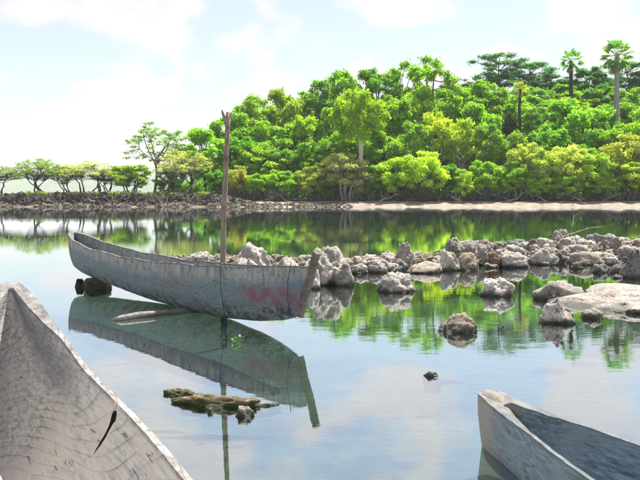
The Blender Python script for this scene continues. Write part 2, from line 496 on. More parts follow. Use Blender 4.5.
xs = np.concatenate([-np.geomspace(4000, 95, 14), np.linspace(-90, -13, 110), np.linspace(-12.5, 16, 190), np.linspace(16.7, 110, 130), np.geomspace(118, 4000, 14)])
ys = np.concatenate([np.linspace(-40, 0, 6), np.linspace(1.2, 30, 130), np.linspace(31, 104, 30), np.linspace(104.5, 125, 62), np.linspace(126, 190, 50), np.geomspace(200, 4000, 26)])
X, Y = np.meshgrid(xs, ys)
Z = ground_z(X, Y)
nz = np.array([[mn.noise(Vector((float(a) * .7, float(b) * .7, 0))) for a, b in zip(ra, rb)] for ra, rb in zip(X, Y)])
Z = Z + nz * np.where(Y - shore(X) > 1, 0.18, 0.05) * np.where(np.abs(Y - shore(X)) < 2, 0.5, 1)
Z = np.where((Y < 7) & (Y - shore(X) < 0), np.minimum(Z, -0.1), Z)
V = np.stack([X, Y, Z], -1).reshape(-1, 3)
nx_, ny_ = len(xs), len(ys)
F = [(j * nx_ + i, j * nx_ + i + 1, (j + 1) * nx_ + i + 1, (j + 1) * nx_ + i) for j in range(ny_ - 1) for i in range(nx_ - 1)]
me = mesh_from('ground', V, F)
S = Y - shore(X)
leftm = 1 - sm(-15.0, -8.0, X)
C = np.zeros(X.shape + (4,)); C[..., 3] = 1
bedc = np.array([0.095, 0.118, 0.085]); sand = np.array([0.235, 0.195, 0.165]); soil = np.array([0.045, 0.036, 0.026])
bankc = np.array([0.035, 0.030, 0.025]); rub = np.array([0.13, 0.115, 0.09]); farc = np.array([0.06, 0.09, 0.03])
def bl(a, b, f): return a * (1 - f[..., None]) + b * f[..., None]
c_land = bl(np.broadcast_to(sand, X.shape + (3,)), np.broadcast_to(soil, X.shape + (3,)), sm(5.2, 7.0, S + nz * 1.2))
c_bank = bl(np.broadcast_to(rub, X.shape + (3,)), np.broadcast_to(bankc, X.shape + (3,)), sm(0.7, 1.5, S))
c_bank = bl(c_bank, np.broadcast_to(farc, X.shape + (3,)), sm(3, 6, S))
c_land = bl(c_land, c_bank, leftm)
c_bed = bl(np.broadcast_to(bedc, X.shape + (3,)), np.broadcast_to(np.array([0.15, 0.135, 0.108]), X.shape + (3,)), 1 - sm(0.5, 1.2, cw_dist(X, Y)))
c_bed = bl(c_bed, np.broadcast_to(np.array([0.3, 0.26, 0.2]), X.shape + (3,)), sm(-3, 0, S) * (1 - leftm))
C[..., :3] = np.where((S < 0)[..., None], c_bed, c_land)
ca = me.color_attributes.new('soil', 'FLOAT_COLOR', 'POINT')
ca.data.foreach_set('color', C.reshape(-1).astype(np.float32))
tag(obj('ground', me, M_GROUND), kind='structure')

# ------------------------------------------------------------------ water
wv = [(-900, -40, 0), (900, -40, 0), (900, 113, 0), (-900, 113, 0)]
tag(obj('water', mesh_from('water', wv, [(0, 1, 2, 3)], False), M_WATER), kind='structure')

# ------------------------------------------------------------------ far ridge behind the left bank
rv, rf = [], []
nn = 120
for i in range(nn):
    x = -2600 + 5200 * i / (nn - 1)
    hh = 72 + 22 * mn.noise(Vector((x * 0.0022, 3.3, 0))) + 5 * mn.noise(Vector((x * 0.012, 1.3, 0))) + 2 * mn.noise(Vector((x * 0.05, 7.3, 0)))
    rv += [(x, 3000, 0), (x, 3250, hh * 0.7), (x, 3450, hh), (x, 3900, 0)]
for i in range(nn - 1):
    for k in range(3):
        a = i * 4 + k
        rf.append((a, a + 4, a + 5, a + 1))
m_ridge, t_, o_ = new_mat('far_woodland')
g_ = N(t_, 'ShaderNodeNewGeometry')
principled(t_, o_, ramp(t_, noise_node(t_, g_.outputs['Position'], 0.05, 6), [(0.35, (0.03, 0.06, 0.02)), (0.65, (0.09, 0.13, 0.05))]), 0.95)
tag(obj('hills', mesh_from('hills', rv, rf), m_ridge), kind='structure')

# ------------------------------------------------------------------ dugout hulls
def lerp_tab(tab, t):
    ks = [r[0] for r in tab]
    out = []
    for c in range(1, len(tab[0])):
        out.append(float(np.interp(t, ks, [r[c] for r in tab])))
    return out
def smooth_tab(tab, L, n):
    """resample rows (s, w, zr, zk) smoothly"""
    ts = np.linspace(0, 1, n)
    ts = 0.5 - 0.5 * np.cos(ts * math.pi)            # denser at the ends
    s = ts * L
    res = [np.interp(s, [r[0] for r in tab], [r[c] for r in tab]) for c in (1, 2, 3)]
    # light smoothing
    for r in res:
        for _ in range(3):
            r[1:-1] = 0.25 * r[:-2] + 0.5 * r[1:-1] + 0.25 * r[2:]
    return s, res[0], res[1], res[2]
def hull_mesh(name, tab, L, th, thb, in0, in1, n=72, m=22, power=2.4, flare=0.0, wav=0.008, seed=0, rake0=0.0, rake1=0.0):
    s, W, ZR, ZK = smooth_tab(tab, L, n)
    v, f, GIR = [], [], []
    def section(sx, w, zr, zk, kind):
        pts = []
        for k in range(m + 1):
            a = -math.pi / 2 + math.pi * k / m
            sn, cs = math.sin(a), max(0.0, math.cos(a))
            u = w * math.copysign(abs(sn) ** (2 / power), sn)
            z = zr - (zr - zk) * cs ** (2 / power)
            hgt = (z - zk) / max(1e-4, zr - zk)
            u *= 1 - flare * (1 - hgt)
            # adze marks, wavy gunwale
            q = mn.noise(Vector((sx * 2.2 + seed, u * 3, z * 3)))
            q2 = mn.noise(Vector((sx * 7 + seed, u * 9, z * 9)))
            u += (q * 0.9 + q2 * 0.4) * wav * (1 if u > 0 else -1)
            z += (mn.noise(Vector((sx * 1.6 + seed, 9 + math.copysign(2, u), 0))) + .4 * mn.noise(Vector((sx * 9 + seed, 4 + math.copysign(2, u), 0)))) * wav * 1.6 * hgt ** 2
            rk = rake0 * (1 - hgt) * math.exp(-sx / 0.25) - rake1 * (1 - hgt) * math.exp(-(L - sx) / 0.25)
            pts.append((sx + rk, u, z)); GIR.append(hgt)
        return pts
    for i in range(n):
        v += section(float(s[i]), float(W[i]), float(ZR[i]), float(ZK[i]), 0)
    off = len(v)
    for i in range(n):
        si = in0 + (L - in0 - in1) * float(s[i]) / L
        w_, zr_, zk_ = (float(np.interp(si, s, A)) for A in (W, ZR, ZK))
        e = min(si - in0, (L - in1) - si)
        ease = min(1.0, max(0.0, e / 0.5)) ** 0.6
        wi = max(0.012, (w_ - th) * (0.25 + 0.75 * ease))
        zi = zk_ + thb
        zi = zi + (zr_ - 0.06 - zi) * (1 - ease) ** 1.4
        zi = min(zi, zr_ - 0.02)
        v += section(si, wi, zr_, zi, 1)
    mm = m + 1
    for i in range(n - 1):
        for k in range(m):
            a = i * mm + k
            f.append((a, a + 1, a + mm + 1, a + mm))
            b = off + a
            f.append((b, b + mm, b + mm + 1, b + 1))
        for k in (0, m):
            a, b = i * mm + k, off + i * mm + k
            q = (a, a + mm, b + mm, b)
            f.append(q if k == 0 else q[::-1])
    # end blocks: cap of the outer end, and its top between the two gunwales
    f.append(tuple(range(0, mm)))
    f.append(tuple((n - 1) * mm + k for k in range(mm))[::-1])
    f.append((0, off, off + m, m))
    f.append(((n - 1) * mm, (n - 1) * mm + m, off + (n - 1) * mm + m, off + (n - 1) * mm))
    f.append(tuple(off + k for k in range(mm))[::-1])
    f.append(tuple(off + (n - 1) * mm + k for k in range(mm)))
    me = mesh_from(name, v, f)
    me.attributes.new('girth', 'FLOAT', 'POINT').data.foreach_set('value', GIR)
    bm = bmesh.new(); bm.from_mesh(me)
    bmesh.ops.remove_doubles(bm, verts=bm.verts, dist=0.0005)
    bmesh.ops.recalc_face_normals(bm, faces=bm.faces)
    bm.to_mesh(me); bm.free()
    for p in me.polygons: p.use_smooth = True
    if hasattr(me, 'set_sharp_from_angle'): me.set_sharp_from_angle(angle=R(50))
    return me
def frame_to(o, A, B):
    d = Vector((B[0] - A[0], B[1] - A[1], 0)).normalized()
    o.location = (A[0], A[1], 0)
    o.rotation_euler = (0, 0, math.atan2(d.y, d.x))

# canoe moored in the middle
A = (-4.10, 14.0); B = (-0.185, 8.43)
LM = math.hypot(B[0] - A[0], B[1] - A[1])
canoe = empty('dugout_canoe'); frame_to(canoe, A, B); canoe.rotation_euler.x = R(-2.5)
tag(canoe, 'weathered grey dugout canoe with worn red patch, moored beside the tall pole', 'canoe')
tabM = [(0, .05, .815, .44), (.1, .11, .80, .31), (.28, .17, .765, .23), (.7, .245, .69, .17), (1.8, .33, .605, .10),
        (3.5, .37, .565, .015), (5.2, .33, .605, .005), (6.0, .25, .65, .06), (6.55, .13, .685, .14), (LM, .04, .70, .22)]
tabM = [(min(s_, LM), w_, r_, k_) for s_, w_, r_, k_ in tabM]
hm = obj('hull', hull_mesh('hull', tabM, LM, .034, .07, .10, .16, n=110, m=26, power=2.3, flare=0.10, wav=.012, seed=3), M_HULL, canoe)
# stem board
def board(name, p0, p1, width, thick, mat, parent, side=(0, 1, 0), taper=1.0, seg=8, wob=0.006):
    p0, p1 = Vector(p0), Vector(p1)
    d = (p1 - p0).normalized(); s_ = Vector(side); a = d.cross(s_).normalized()
    v, f = [], []
    prof = [(-.5, -.5), (-.35, -.56), (.35, -.56), (.5, -.5), (.56, 0), (.5, .5), (.35, .56), (-.35, .56), (-.5, .5), (-.56, 0)]
    k = len(prof)
    for i in range(seg + 1):
        t_ = i / seg
        ww = width * (1 + (taper - 1) * t_); c_ = p0.lerp(p1, t_)
        for u_, v_ in prof:
            j = Vector((random.uniform(-wob, wob), random.uniform(-wob, wob), random.uniform(-wob, wob)))
            v.append(c_ + a * (u_ * ww) + s_ * (v_ * thick) + j)
    for i in range(seg):
        for q in range(k):
            q2 = (q + 1) % k
            f.append((i * k + q, i * k + q2, (i + 1) * k + q2, (i + 1) * k + q))
    f.append(tuple(range(k))[::-1]); f.append(tuple(seg * k + q for q in range(k)))
    me = mesh_from(name, v, f)
    if hasattr(me, 'set_sharp_from_angle'): me.set_sharp_from_angle(angle=R(40))
    return obj(name, me, mat, parent)
stem = board('stem_post', (LM - 0.03, 0, .20), (LM + .21, 0, .85), .055, .05, M_POST, canoe, taper=1.15)
tag(stem, 'brown raked stem board closing the bow')

# near left dugout: its bow only, seen from inside
A2 = (-1.64, 4.5); d2 = Vector((.366, -.93, 0)).normalized(); L2 = 3.9
B2 = (A2[0] + d2.x * L2, A2[1] + d2.y * L2)
can2 = empty('dugout_canoe'); frame_to(can2, A2, B2)
tag(can2, 'bleached pale grey dugout canoe with split inner wall, cut by the left frame edge', 'canoe')
tab2 = [(0, .03, .945, .5), (.06, .055, .94, .38), (.2, .13, .86, .2), (.5, .215, .755, .02), (1.0, .305, .64, -.05), (1.5, .375, .605, -.07),
        (2.2, .43, .585, -.07), (3.0, .44, .59, -.07), (3.6, .3, .66, .05), (L2, .1, .72, .3)]
h2m = hull_mesh('hull', tab2, L2, .024, .13, .09, .12, n=90, m=30, power=2.0, flare=0.0, wav=.008, seed=11)
# a shallow split in the wall that faces the camera, its inner shade painted near-black
def cut(me, cutters):
    a = bpy.data.objects.new('tmp_cut', me); COL.objects.link(a)
    for vv, ff in cutters:
        cme = mesh_from('cutter', vv, ff, False); cme.materials.append(m_split_dark)
        bmc = bmesh.new(); bmc.from_mesh(cme); bmesh.ops.recalc_face_normals(bmc, faces=bmc.faces); bmc.to_mesh(cme); bmc.free()
        c = bpy.data.objects.new('tmp_cutter', cme); COL.objects.link(c)
        md = a.modifiers.new('b', 'BOOLEAN'); md.operation = 'DIFFERENCE'; md.solver = 'EXACT'; md.material_mode = 'TRANSFER'; md.object = c
        dg = bpy.context.evaluated_depsgraph_get(); dg.update()
        new = bpy.data.meshes.new_from_object(a.evaluated_get(dg))
        a.modifiers.clear(); a.data = new
        bpy.data.objects.remove(c)
    res = a.data
    bpy.data.objects.remove(a)
    return res
def slot(outline, depth_dir, d0, d1):
    n_ = len(outline)
    v = [Vector(p) + Vector(depth_dir) * d0 for p in outline] + [Vector(p) + Vector(depth_dir) * d1 for p in outline]
    f = [tuple(range(n_)), tuple(range(n_, 2 * n_))[::-1]] + [(i, (i + 1) % n_, n_ + (i + 1) % n_, n_ + i) for i in range(n_)]
    return v, f
# in canoe coordinates x runs from the bow tip towards the stern, +y is the side on the right of the picture
can2_m = Matrix.Translation((A2[0], A2[1], 0)) @ Matrix.Rotation(math.atan2(d2.y, d2.x), 4, 'Z')
out_px = [(113.5, 411), (116.5, 410.5), (116.8, 415), (115.5, 421), (112.5, 424.5), (109.4, 430), (105.6, 437.5), (101, 444.5), (96.5, 450.5), (92.5, 456), (95.8, 449.5), (99.2, 443.6), (102.6, 437.8), (106.2, 431.5), (109, 425.4), (110.6, 420), (111.6, 415)]
from mathutils.bvhtree import BVHTree
bm = bmesh.new(); bm.from_mesh(h2m); bvh = BVHTree.FromBMesh(bm); bm.free()
inv2 = can2_m.inverted(); eye2 = inv2 @ Vector((0, 0, CAMH))
outl = []
for a_, b_ in out_px:
    q = inv2 @ Vector(((a_ - 320) / FPX, 1, CAMH - (b_ - HOR) / FPX))
    hit = bvh.ray_cast(eye2, (q - eye2).normalized())
    outl.append(hit[0])
m_split_dark = mat_plain('dark_split_lining', (0.012, 0.011, 0.010), 0.9)  # near-black lining that stands in for the shade inside the split
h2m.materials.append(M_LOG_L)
h2m = cut(h2m, [slot(outl, (0, 1, 0), -.05, .013)])
for p in h2m.polygons: p.use_smooth = True
if hasattr(h2m, 'set_sharp_from_angle'): h2m.set_sharp_from_angle(angle=R(45))
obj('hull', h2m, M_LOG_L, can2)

# near right dugout
A3 = (.935, 4.80); d3 = Vector((.29, -.957, 0)).normalized(); L3 = 3.6
B3 = (A3[0] + d3.x * L3, A3[1] + d3.y * L3)
can3 = empty('dugout_canoe'); frame_to(can3, A3, B3)
tag(can3, 'blue-grey dugout canoe with pale blunt bow, lower right corner', 'canoe')
tab3 = [(0, .05, .292, -.06), (.04, .072, .30, -.10), (.12, .08, .295, -.12), (.3, .10, .28, -.13), (.5, .13, .278, -.13), (.9, .22, .275, -.13), (1.3, .27, .275, -.13),
        (2.0, .31, .28, -.13), (3.0, .29, .29, -.13), (L3, .06, .36, .0)]
h3m = hull_mesh('hull', tab3, L3, .020, .165, .24, .3, n=90, m=26, power=2.5, flare=-0.05, wav=.009, seed=23, rake0=0.03)
obj('hull', h3m, M_LOG_R, can3)
# the split, pale end grain on the bow
bv, bf = [], []
nb_, mb_ = 14, 9
for i in range(nb_):
    t_ = i / (nb_ - 1); sx = .012 + t_ * .33
    ww = float(np.interp(sx, [r[0] for r in tab3], [r[1] for r in tab3])) * (0.97 - 0.30 * t_)
    for k in range(mb_):
        u_ = -1 + 2 * k / (mb_ - 1)
        rg = mn.noise(Vector((sx * 3, u_ * 6, 3))) * .012 + mn.noise(Vector((sx * 12, u_ * 14, 8))) * .006
        z_ = .290 + .018 * math.cos(u_ * 1.5) - .16 * max(0, t_ - .35) ** 1.2 + rg - 0.03 * abs(u_) ** 3
        bv.append((sx, u_ * ww, z_))
for i in range(nb_ - 1):
    for k in range(mb_ - 1):
        a_ = i * mb_ + k
        bf.append((a_, a_ + 1, a_ + mb_ + 1, a_ + mb_))
base_n = len(bv)
bv += [(x_, y_, z_ - .09) for x_, y_, z_ in bv]
for i in range(nb_ - 1):
    bf.append((i * mb_, (i + 1) * mb_, base_n + (i + 1) * mb_, base_n + i * mb_))
    k = mb_ - 1
    bf.append((i * mb_ + k, base_n + i * mb_ + k, base_n + (i + 1) * mb_ + k, (i + 1) * mb_ + k))
for k in range(mb_ - 1):
    bf.append((k, base_n + k, base_n + k + 1, k + 1))
    a_ = (nb_ - 1) * mb_ + k
    bf.append((a_, a_ + 1, base_n + a_ + 1, base_n + a_))
blk = obj('bow_block', mesh_from('bow_block', bv, bf), M_BLOCK, can3)
tag(blk, 'tan split wood of the bow end')

# ------------------------------------------------------------------ mooring pole and ropes
PY = 10.6
tb = Tubes()
pp = [(wx(224.0, PY), PY, -.6), (wx(223.4, PY), PY, .2), (wx(223.0, PY), PY, .62), (wx(223.6, PY), PY, 1.0), (wx(225.0, PY), PY, 1.5), (wx(226.2, PY), PY, 1.9), (wx(227.6, PY), PY, 2.25), (wx(228.4, PY), PY, wz(112, PY))]
tb.tube(pp, [.041, .040, .038, .035, .036, .032, .032, .029], 10, True, .12)
fk = pp[6]
tb.tube([(fk[0] - .0, PY, 2.27), (fk[0] - .035, PY, 2.37), (fk[0] - .055, PY, 2.42), (fk[0] - .07, PY, wz(110, PY))], [.026, .022, .018, .012], 8)
tb.tube([(pp[7][0] + .0, PY, wz(118, PY)), (pp[7][0] + .035, PY - .01, wz(114, PY)), (pp[7][0] + .045, PY - .01, wz(112.5, PY))], [.022, .016, .010], 6)
tag(obj('mooring_pole', tb.mesh('mooring_pole'), M_POLE), 'tall brown wooden pole with forked tip standing beside the moored canoe', 'pole')

def rope(name, pts, r, label):
    tb = Tubes()
    P = []
    for a_, b_ in zip(pts[:-1], pts[1:]):
        for q in range(6):
            P.append(Vector(a_).lerp(Vector(b_), q / 6))
    P.append(Vector(pts[-1]))
    P = [p + Vector((mn.noise(p * 3) * .006, 0, 0)) for p in P]
    tb.tube(P, [r] * len(P), 6)
    o = obj(name, tb.mesh(name), M_ROPE)
    return tag(o, label, 'rope')
cm = Matrix.Translation((A[0], A[1], 0)) @ Matrix.Rotation(math.atan2(B[1] - A[1], B[0] - A[0]), 4, 'Z')
def on_canoe(x, y, z):
    return tuple(cm @ Vector((x, y, z)))
RX = 5.72
rope('blue_rope', [on_canoe(RX, -.20, .45), on_canoe(RX, -.255, .64), on_canoe(RX, -.29, .672), on_canoe(RX, -.318, .65), on_canoe(RX, -.322, .58), on_canoe(RX, -.318, .42), on_canoe(RX + .01, -.30, .25), on_canoe(RX + .01, -.27, .1), on_canoe(RX + .01, -.26, -.3)], .0042,
     'thin blue rope hanging down the canoe side below the pole')
rope('blue_rope', [on_canoe(LM - .05, -.09, .74), on_canoe(LM - .10, -.10, .55), on_canoe(LM - .12, -.085, .38), on_canoe(LM - .13, -.06, .24), on_canoe(LM - .08, .0, .175)], .0045,
     'short blue rope end lying against the stem board of the canoe')

# ------------------------------------------------------------------ rocks
def rock_mesh(name, seed, sub=5, rough=1.0, flat=1.0, pit=1.0):
    bm = bmesh.new()
    bmesh.ops.create_icosphere(bm, subdivisions=sub, radius=0.5)
    o1 = Vector((seed * 7.3, seed * 3.1, seed * 5.7))
    for vtx in bm.verts:
        p = vtx.co.normalized()
        q = p + o1
        d = 1.0 + rough * (0.42 * mn.noise(q * 1.1) + 0.26 * mn.noise(q * 2.3))
        # facets: pull towards a few cutting planes
        d += 0.10 * rough * (1 - 2 * abs(mn.noise(q * 3.7)))
        v5 = mn.voronoi(q * 4.2)[0]
        d += pit * 0.13 * (v5[0] - 0.35) * -1.0
        d += 0.045 * pit * mn.noise(q * 9) + 0.028 * pit * mn.noise(q * 19)
        co = p * 0.5 * d
        if co.z < -0.2: co.z = -0.2 + (co.z + 0.2) * 0.35
        co.z *= flat
        vtx.co = co
    me = bpy.data.meshes.new(name)
    bm.to_mesh(me); bm.free()
    for p in me.polygons: p.use_smooth = True
    # normalise to a unit box sitting on z = -0.5 .. 0.5
    cs = np.array([v.co[:] for v in me.vertices])
    lo, hi = cs.min(0), cs.max(0)
    cs = (cs - (lo + hi) / 2) / (hi - lo)
    me.vertices.foreach_set('co', cs.reshape(-1).astype(np.float32))
    me.update()
    me.materials.append(M_ROCK)
    return me
ROCKS = [rock_mesh('rock', s, 5 if s < 7 else 4, 0.72 + 0.16 * (s % 3), 1.0, 0.95 + .3 * (s % 2)) for s in range(1, 11)]
GREY = (.32, .305, .28, 1); PALE = (.43, .41, .375, 1); BROWN = (.16, .11, .085, 1); DARK = (.10, .10, .095, 1); TAN = (.28, .245, .20, 1); BLUE = (.19, .205, .215, 1)
def tapered(me, k, kx=0.0):
    m2 = me.copy()
    cs = np.array([v.co[:] for v in m2.vertices])
    f_ = 1 - k * (cs[:, 2] + .5)
    cs[:, 0] = cs[:, 0] * f_ + kx * (cs[:, 2] + .5); cs[:, 1] *= f_
    m2.vertices.foreach_set('co', cs.reshape(-1).astype(np.float32)); m2.update()
    return m2
def rock(x, y, base, sx, sy, sz, rz=None, var=None, color=GREY, label=None, group=None, name='rock'):
    me = ROCKS[(var if var is not None else random.randrange(10)) % 10]
    o = bpy.data.objects.new(name, me); COL.objects.link(o)
    o.location = (x, y, base + sz / 2)
    o.rotation_euler = (random.uniform(-.15, .15), random.uniform(-.15, .15), random.uniform(0, 6.28) if rz is None else rz)
    o.scale = (sx, sy, sz)
    j = random.uniform(.85, 1.15)
    o.color = (color[0] * j, color[1] * j, color[2] * j, 1)
    return tag(o, label, 'rock', group)
# px centre, base row, width px, top row, colour, variant, sink, depth factor, label, (optional distance)
named = [
 (395, 292, 40, 271, GREY, 0, 'rough grey coral rock alone in the water, just right of the canoe bow', None),
 (496, 296, 35, 277, PALE, 3, 'pale rounded rock alone in the green reflection between two darker rocks', None),
 (452, 332, 42, 312, TAN, 5, 'low brownish wedge-shaped rock alone in the open water', None),
 (557, 324, 42, 297, PALE, 4, 'pale pyramid-shaped rock nearest the flat slab', None),
 (560, 300, 54, 280, GREY, 6, 'long dark-footed grey rock behind the pale pyramid rock', None),
 (591, 319, 24, 307, GREY, 8, 'small dark rock tucked between pyramid rock and flat slab', None),
 (432, 379, 18, 370, TAN, 9, 'tiny lone stone in open water halfway to the near right canoe', None),
 (326, 287, 52, 246, GREY, 1, 'tallest pitted rock right behind the canoe stem board', 13.6),
 (344, 284, 20, 262, GREY, 2, 'knobbly rock at the right foot of the tallest rock', 13.3),
 (313, 287, 18, 268, PALE, 7, 'pale small rock in front of the tallest rock, by the stem board', 12.9),
 (253, 272, 42, 239, PALE, 4, 'big pale boulder showing above the canoe gunwale right of the pole', 15.6),
 (247, 274, 36, 258, PALE, 3, 'low pale rock in front of the big boulder behind the canoe', 14.6),
 (202, 270, 30, 249, GREY, 0, 'round grey rock behind the canoe, left of the pole', 16.0),
 (288, 272, 34, 255, GREY, 6, 'grey rock between the big boulder and the stem board', 15.6),
 (268, 272, 22, 254, GREY, 5, 'small pointed rock at the right foot of the big boulder', 15.8),
 (404, 268, 22, 242, GREY, 1, 'upright coral knob, highest point of the narrow causeway', 16.4),
 (371, 268, 28, 255, PALE, 8, 'pale rock in the causeway left of the upright coral knob', 16.2),
 (386, 270, 26, 258, GREY, 2, 'grey rock at the left foot of the upright coral knob', 15.8),
 (425, 270, 36, 261, TAN, 9, 'flat tan rock at the right foot of the upright coral knob', 15.6),
 (448, 270, 26, 246, PALE, 4, 'pointed pale rock in the causeway beside the rust-brown rocks', 16.0),
 (466, 268, 30, 250, TAN, 7, 'tan blocky rock just left of the rust-brown rocks', 16.2),
 (484, 262, 20, 241, GREY, 3, 'grey rock leaning on the left of the rust-brown rocks', 17.4),
 (493, 264, 17, 250, BROWN, 5, 'rust-brown rock, larger and nearer of the pair in the causeway', 16.8),
 (502, 261, 14, 247, BROWN, 6, 'rust-brown rock, smaller and farther of the pair in the causeway', 17.3),
 (515, 266, 30, 250, PALE, 0, 'pale grey rock just right of the rust-brown rocks', 16.8),
 (561, 262, 26, 229, GREY, 1, 'high grey rock on the crest left of the dead branch', 21.0),
 (560, 262, 15, 251, DARK, 2, 'small near-black rock in the front face of the causeway', 17.8),
 (576, 270, 14, 261, DARK, 5, 'small dark rock at the waterline below the dead branch', 16.4),
 (586, 266, 34, 249, TAN, 9, 'tan pitted rock in the front of the wide rubble heap', 17.4),
 (600, 274, 20, 262, BLUE, 3, 'blue-grey smooth rock at the waterline of the rubble heap', 15.6),
 (633, 279, 28, 248, (.15, .15, .145, 1), 3, 'large dark rock at the right frame edge before the rubble', 14.6),
 (619, 274, 22, 262, DARK, 8, 'dark low rock left of the large dark edge rock', 15.4),
 (617, 281, 14, 274, TAN, 0, 'small tan stone in the shallows below the dark edge rocks', 14.5),
]
for px, by, wpx, ty, colr, var, lab, dist in named:
    Yc = dist if dist else wy(by) + 0.12
    wd = wpx / FPX * Yc
    top = wz(ty, Yc)
    base = -0.14 if Yc > 5 else -0.12
    if 15 < Yc and 'high' not in lab: top = base + (top - base) * .93
    if Yc > 15: base = -0.1
    o = rock(wx(px, Yc), Yc, base, wd * 1.02, wd * random.uniform(.8, 1.0), top - base, random.choice([0, .35, 3.1, 2.8]), var, colr, lab)
    if 'pyramid-shaped' in lab: o.data = tapered(o.data, .62, -.08); o.scale.x *= 1.12; o.rotation_euler.z = 0
    if 'wedge' in lab: o.data = tapered(o.data, .25, .22); o.rotation_euler.z = 0; o.scale.x *= 1.12; o.scale.z *= .94
    if 'pointed' in lab or 'boulder' in lab or 'large dark' in lab: o.data = tapered(o.data, .4)
# flat pale slab running out of the frame on the right
sl = rock_mesh('slab', 31, 5, .7, 1.0, .8)
Yc = 10.9
o = obj('rock_slab', sl, None, None, (4.12, Yc, .02)); o.scale = (2.3, 2.2, .40); o.rotation_euler = (0, R(-2), R(12)); o.color = (.34, .315, .285, 1)
tag(o, 'broad flat pale rock slab running out at the right edge', 'rock')
for px, by, wp, lab in ((501, 327, 8, 'dark speck of stone awash below the lone pale rounded rock'), (561, 343, 7, 'dark speck of stone awash in front of the pale pyramid rock'), (318, 366, 0, None)):
    if wp:
        Yc = wy(by)
        rock(wx(px, Yc), Yc, -.1, wp / FPX * Yc, .08, .125, 0, 4, (.05, .05, .05, 1), lab)
# stones under the canoe's far end
Ys = 12.85
rock(wx(97.5, Ys), Ys, -.12, .42, .36, .40, .3, 2, (.085, .08, .06, 1), 'dark mossy boulder propping up the far end of the canoe')
rock(wx(79.5, 13.1), 13.1, -.1, .17, .16, .235, 1.0, 5, (.02, .02, .02, 1), 'small black stone left of the boulder under the canoe')
# mossy low reef in front
mo = rock_mesh('mossy_reef', 44, 5, .9, 1.0, 1.2); mo.materials.clear(); mo.materials.append(M_MOSS)
o = obj('mossy_rock', mo, None, None, (wx(218, 5.72), 5.72, -.015)); o.scale = (.66, .26, .165); o.rotation_euler = (0, 0, R(-6))
tag(o, 'low mossy yellow-brown rock awash in front of the canoe reflection', 'rock')
o = obj('mossy_rock', mo, None, None, (wx(180, 5.98), 5.98, -.015)); o.scale = (.30, .15, .12); o.rotation_euler = (0, 0, R(160))
tag(o, 'thin mossy stone at the left end of the low mossy rock', 'rock')
o = obj('mossy_rock', mo, None, None, (wx(262, 5.68), 5.68, -.03)); o.scale = (.28, .12, .10); o.rotation_euler = (0, 0, R(20))
tag(o, 'thin dark mossy stone at the right end of the low mossy rock', 'rock')
rock(wx(244, 5.42), 5.42, -.06, .125, .11, .125, .4, 3, (.34, .32, .28, 1), 'small pale-topped stone at the front of the mossy rock')
rock(wx(210, 5.50), 5.50, -.05, .06, .06, .085, .4, 7, (.06, .07, .02, 1), 'tiny dark stone in front of the middle of the mossy rock')

# the heap itself: countless alike lumps of coral rock
def cw_point(u):
    k = min(int(u * (len(CW) - 1)), len(CW) - 2)
    t_ = u * (len(CW) - 1) - k
    return (CW[k][0] + (CW[k + 1][0] - CW[k][0]) * t_, CW[k][1] + (CW[k + 1][1] - CW[k][1]) * t_, CWW[k] + (CWW[k + 1] - CWW[k]) * t_)
ORD = ['first', 'second', 'third', 'fourth', 'fifth', 'sixth', 'seventh', 'eighth', 'ninth', 'tenth', 'eleventh', 'twelfth']
def single_out(items, names):
    # items: (object, column px, text before, text after); number those that would read alike, left to right
    d = {}
    for it in items: d.setdefault((it[2], it[3]), []).append(it)
    for (a_, b_), L_ in d.items():
        L_.sort(key=lambda q: q[1])
        for k, q in enumerate(L_):
            q[0]['label'] = f'{a_} {b_}' if len(L_) == 1 else f'{a_} {b_}, {ORD[k]} from left' if k < 12 else f'{a_} {b_}'
SEG = [(222, 'left of the pole'), (262, 'behind the big pale boulder'), (330, 'behind the stem board'), (392, 'left of the coral knob'), (440, 'right of the coral knob'),
       (482, 'left of the rust-brown rocks'), (520, 'right of the rust-brown rocks'), (556, 'left of the crest rock'), (606, 'around the dead branch'), (999, 'near the right frame edge')]
CN = {GREY: 'grey', PALE: 'pale', TAN: 'tan', BLUE: 'blue-grey', BROWN: 'rust-brown', DARK: 'dark'}
items = []
placed = 0
while placed < 215:
    u = random.random() ** 0.85
    x0, y0, hw = cw_point(u)
    off = random.uniform(-1, 1) * hw
    x_, y_ = x0 + random.uniform(-.2, .2) - .045 * off, y0 + off
    if x_ > .385 * y_ + 0.35: continue
    wide = u > .55
    sz = random.uniform(.20, .45) if not wide else random.uniform(.24, .60)
    crest = max(0, 1 - abs(off) / hw)
    base = -0.12 + crest * (.08 if not wide else .22)
    hgt = sz * random.uniform(.55, .85)
    if not wide and hgt + base > .31: hgt = .31 - base
    if wide and hgt + base > .52: hgt = .52 - base
    colr = random.choices([GREY, PALE, TAN, BLUE, DARK], [6, 4, 1.4, 1.6, .4])[0]
    o = rock(x_, y_, base, sz, sz * random.uniform(.7, 1.0), hgt, None, None, colr, None, 'rubble heap rocks' if wide else 'causeway rocks', 'coral_rock')
    px_ = 320 + x_ / y_ * FPX
    row = 'front' if off < -.33 * hw else 'middle' if off < .33 * hw else 'back'
    seg = next(n_ for lim, n_ in SEG if px_ < lim)
    size = ('large' if sz > .4 else 'small') 
    items.append((o, px_, f'{size} {CN[colr]} rock', f'in {row} of the heap {seg}'))
    placed += 1
single_out(items, ORD)
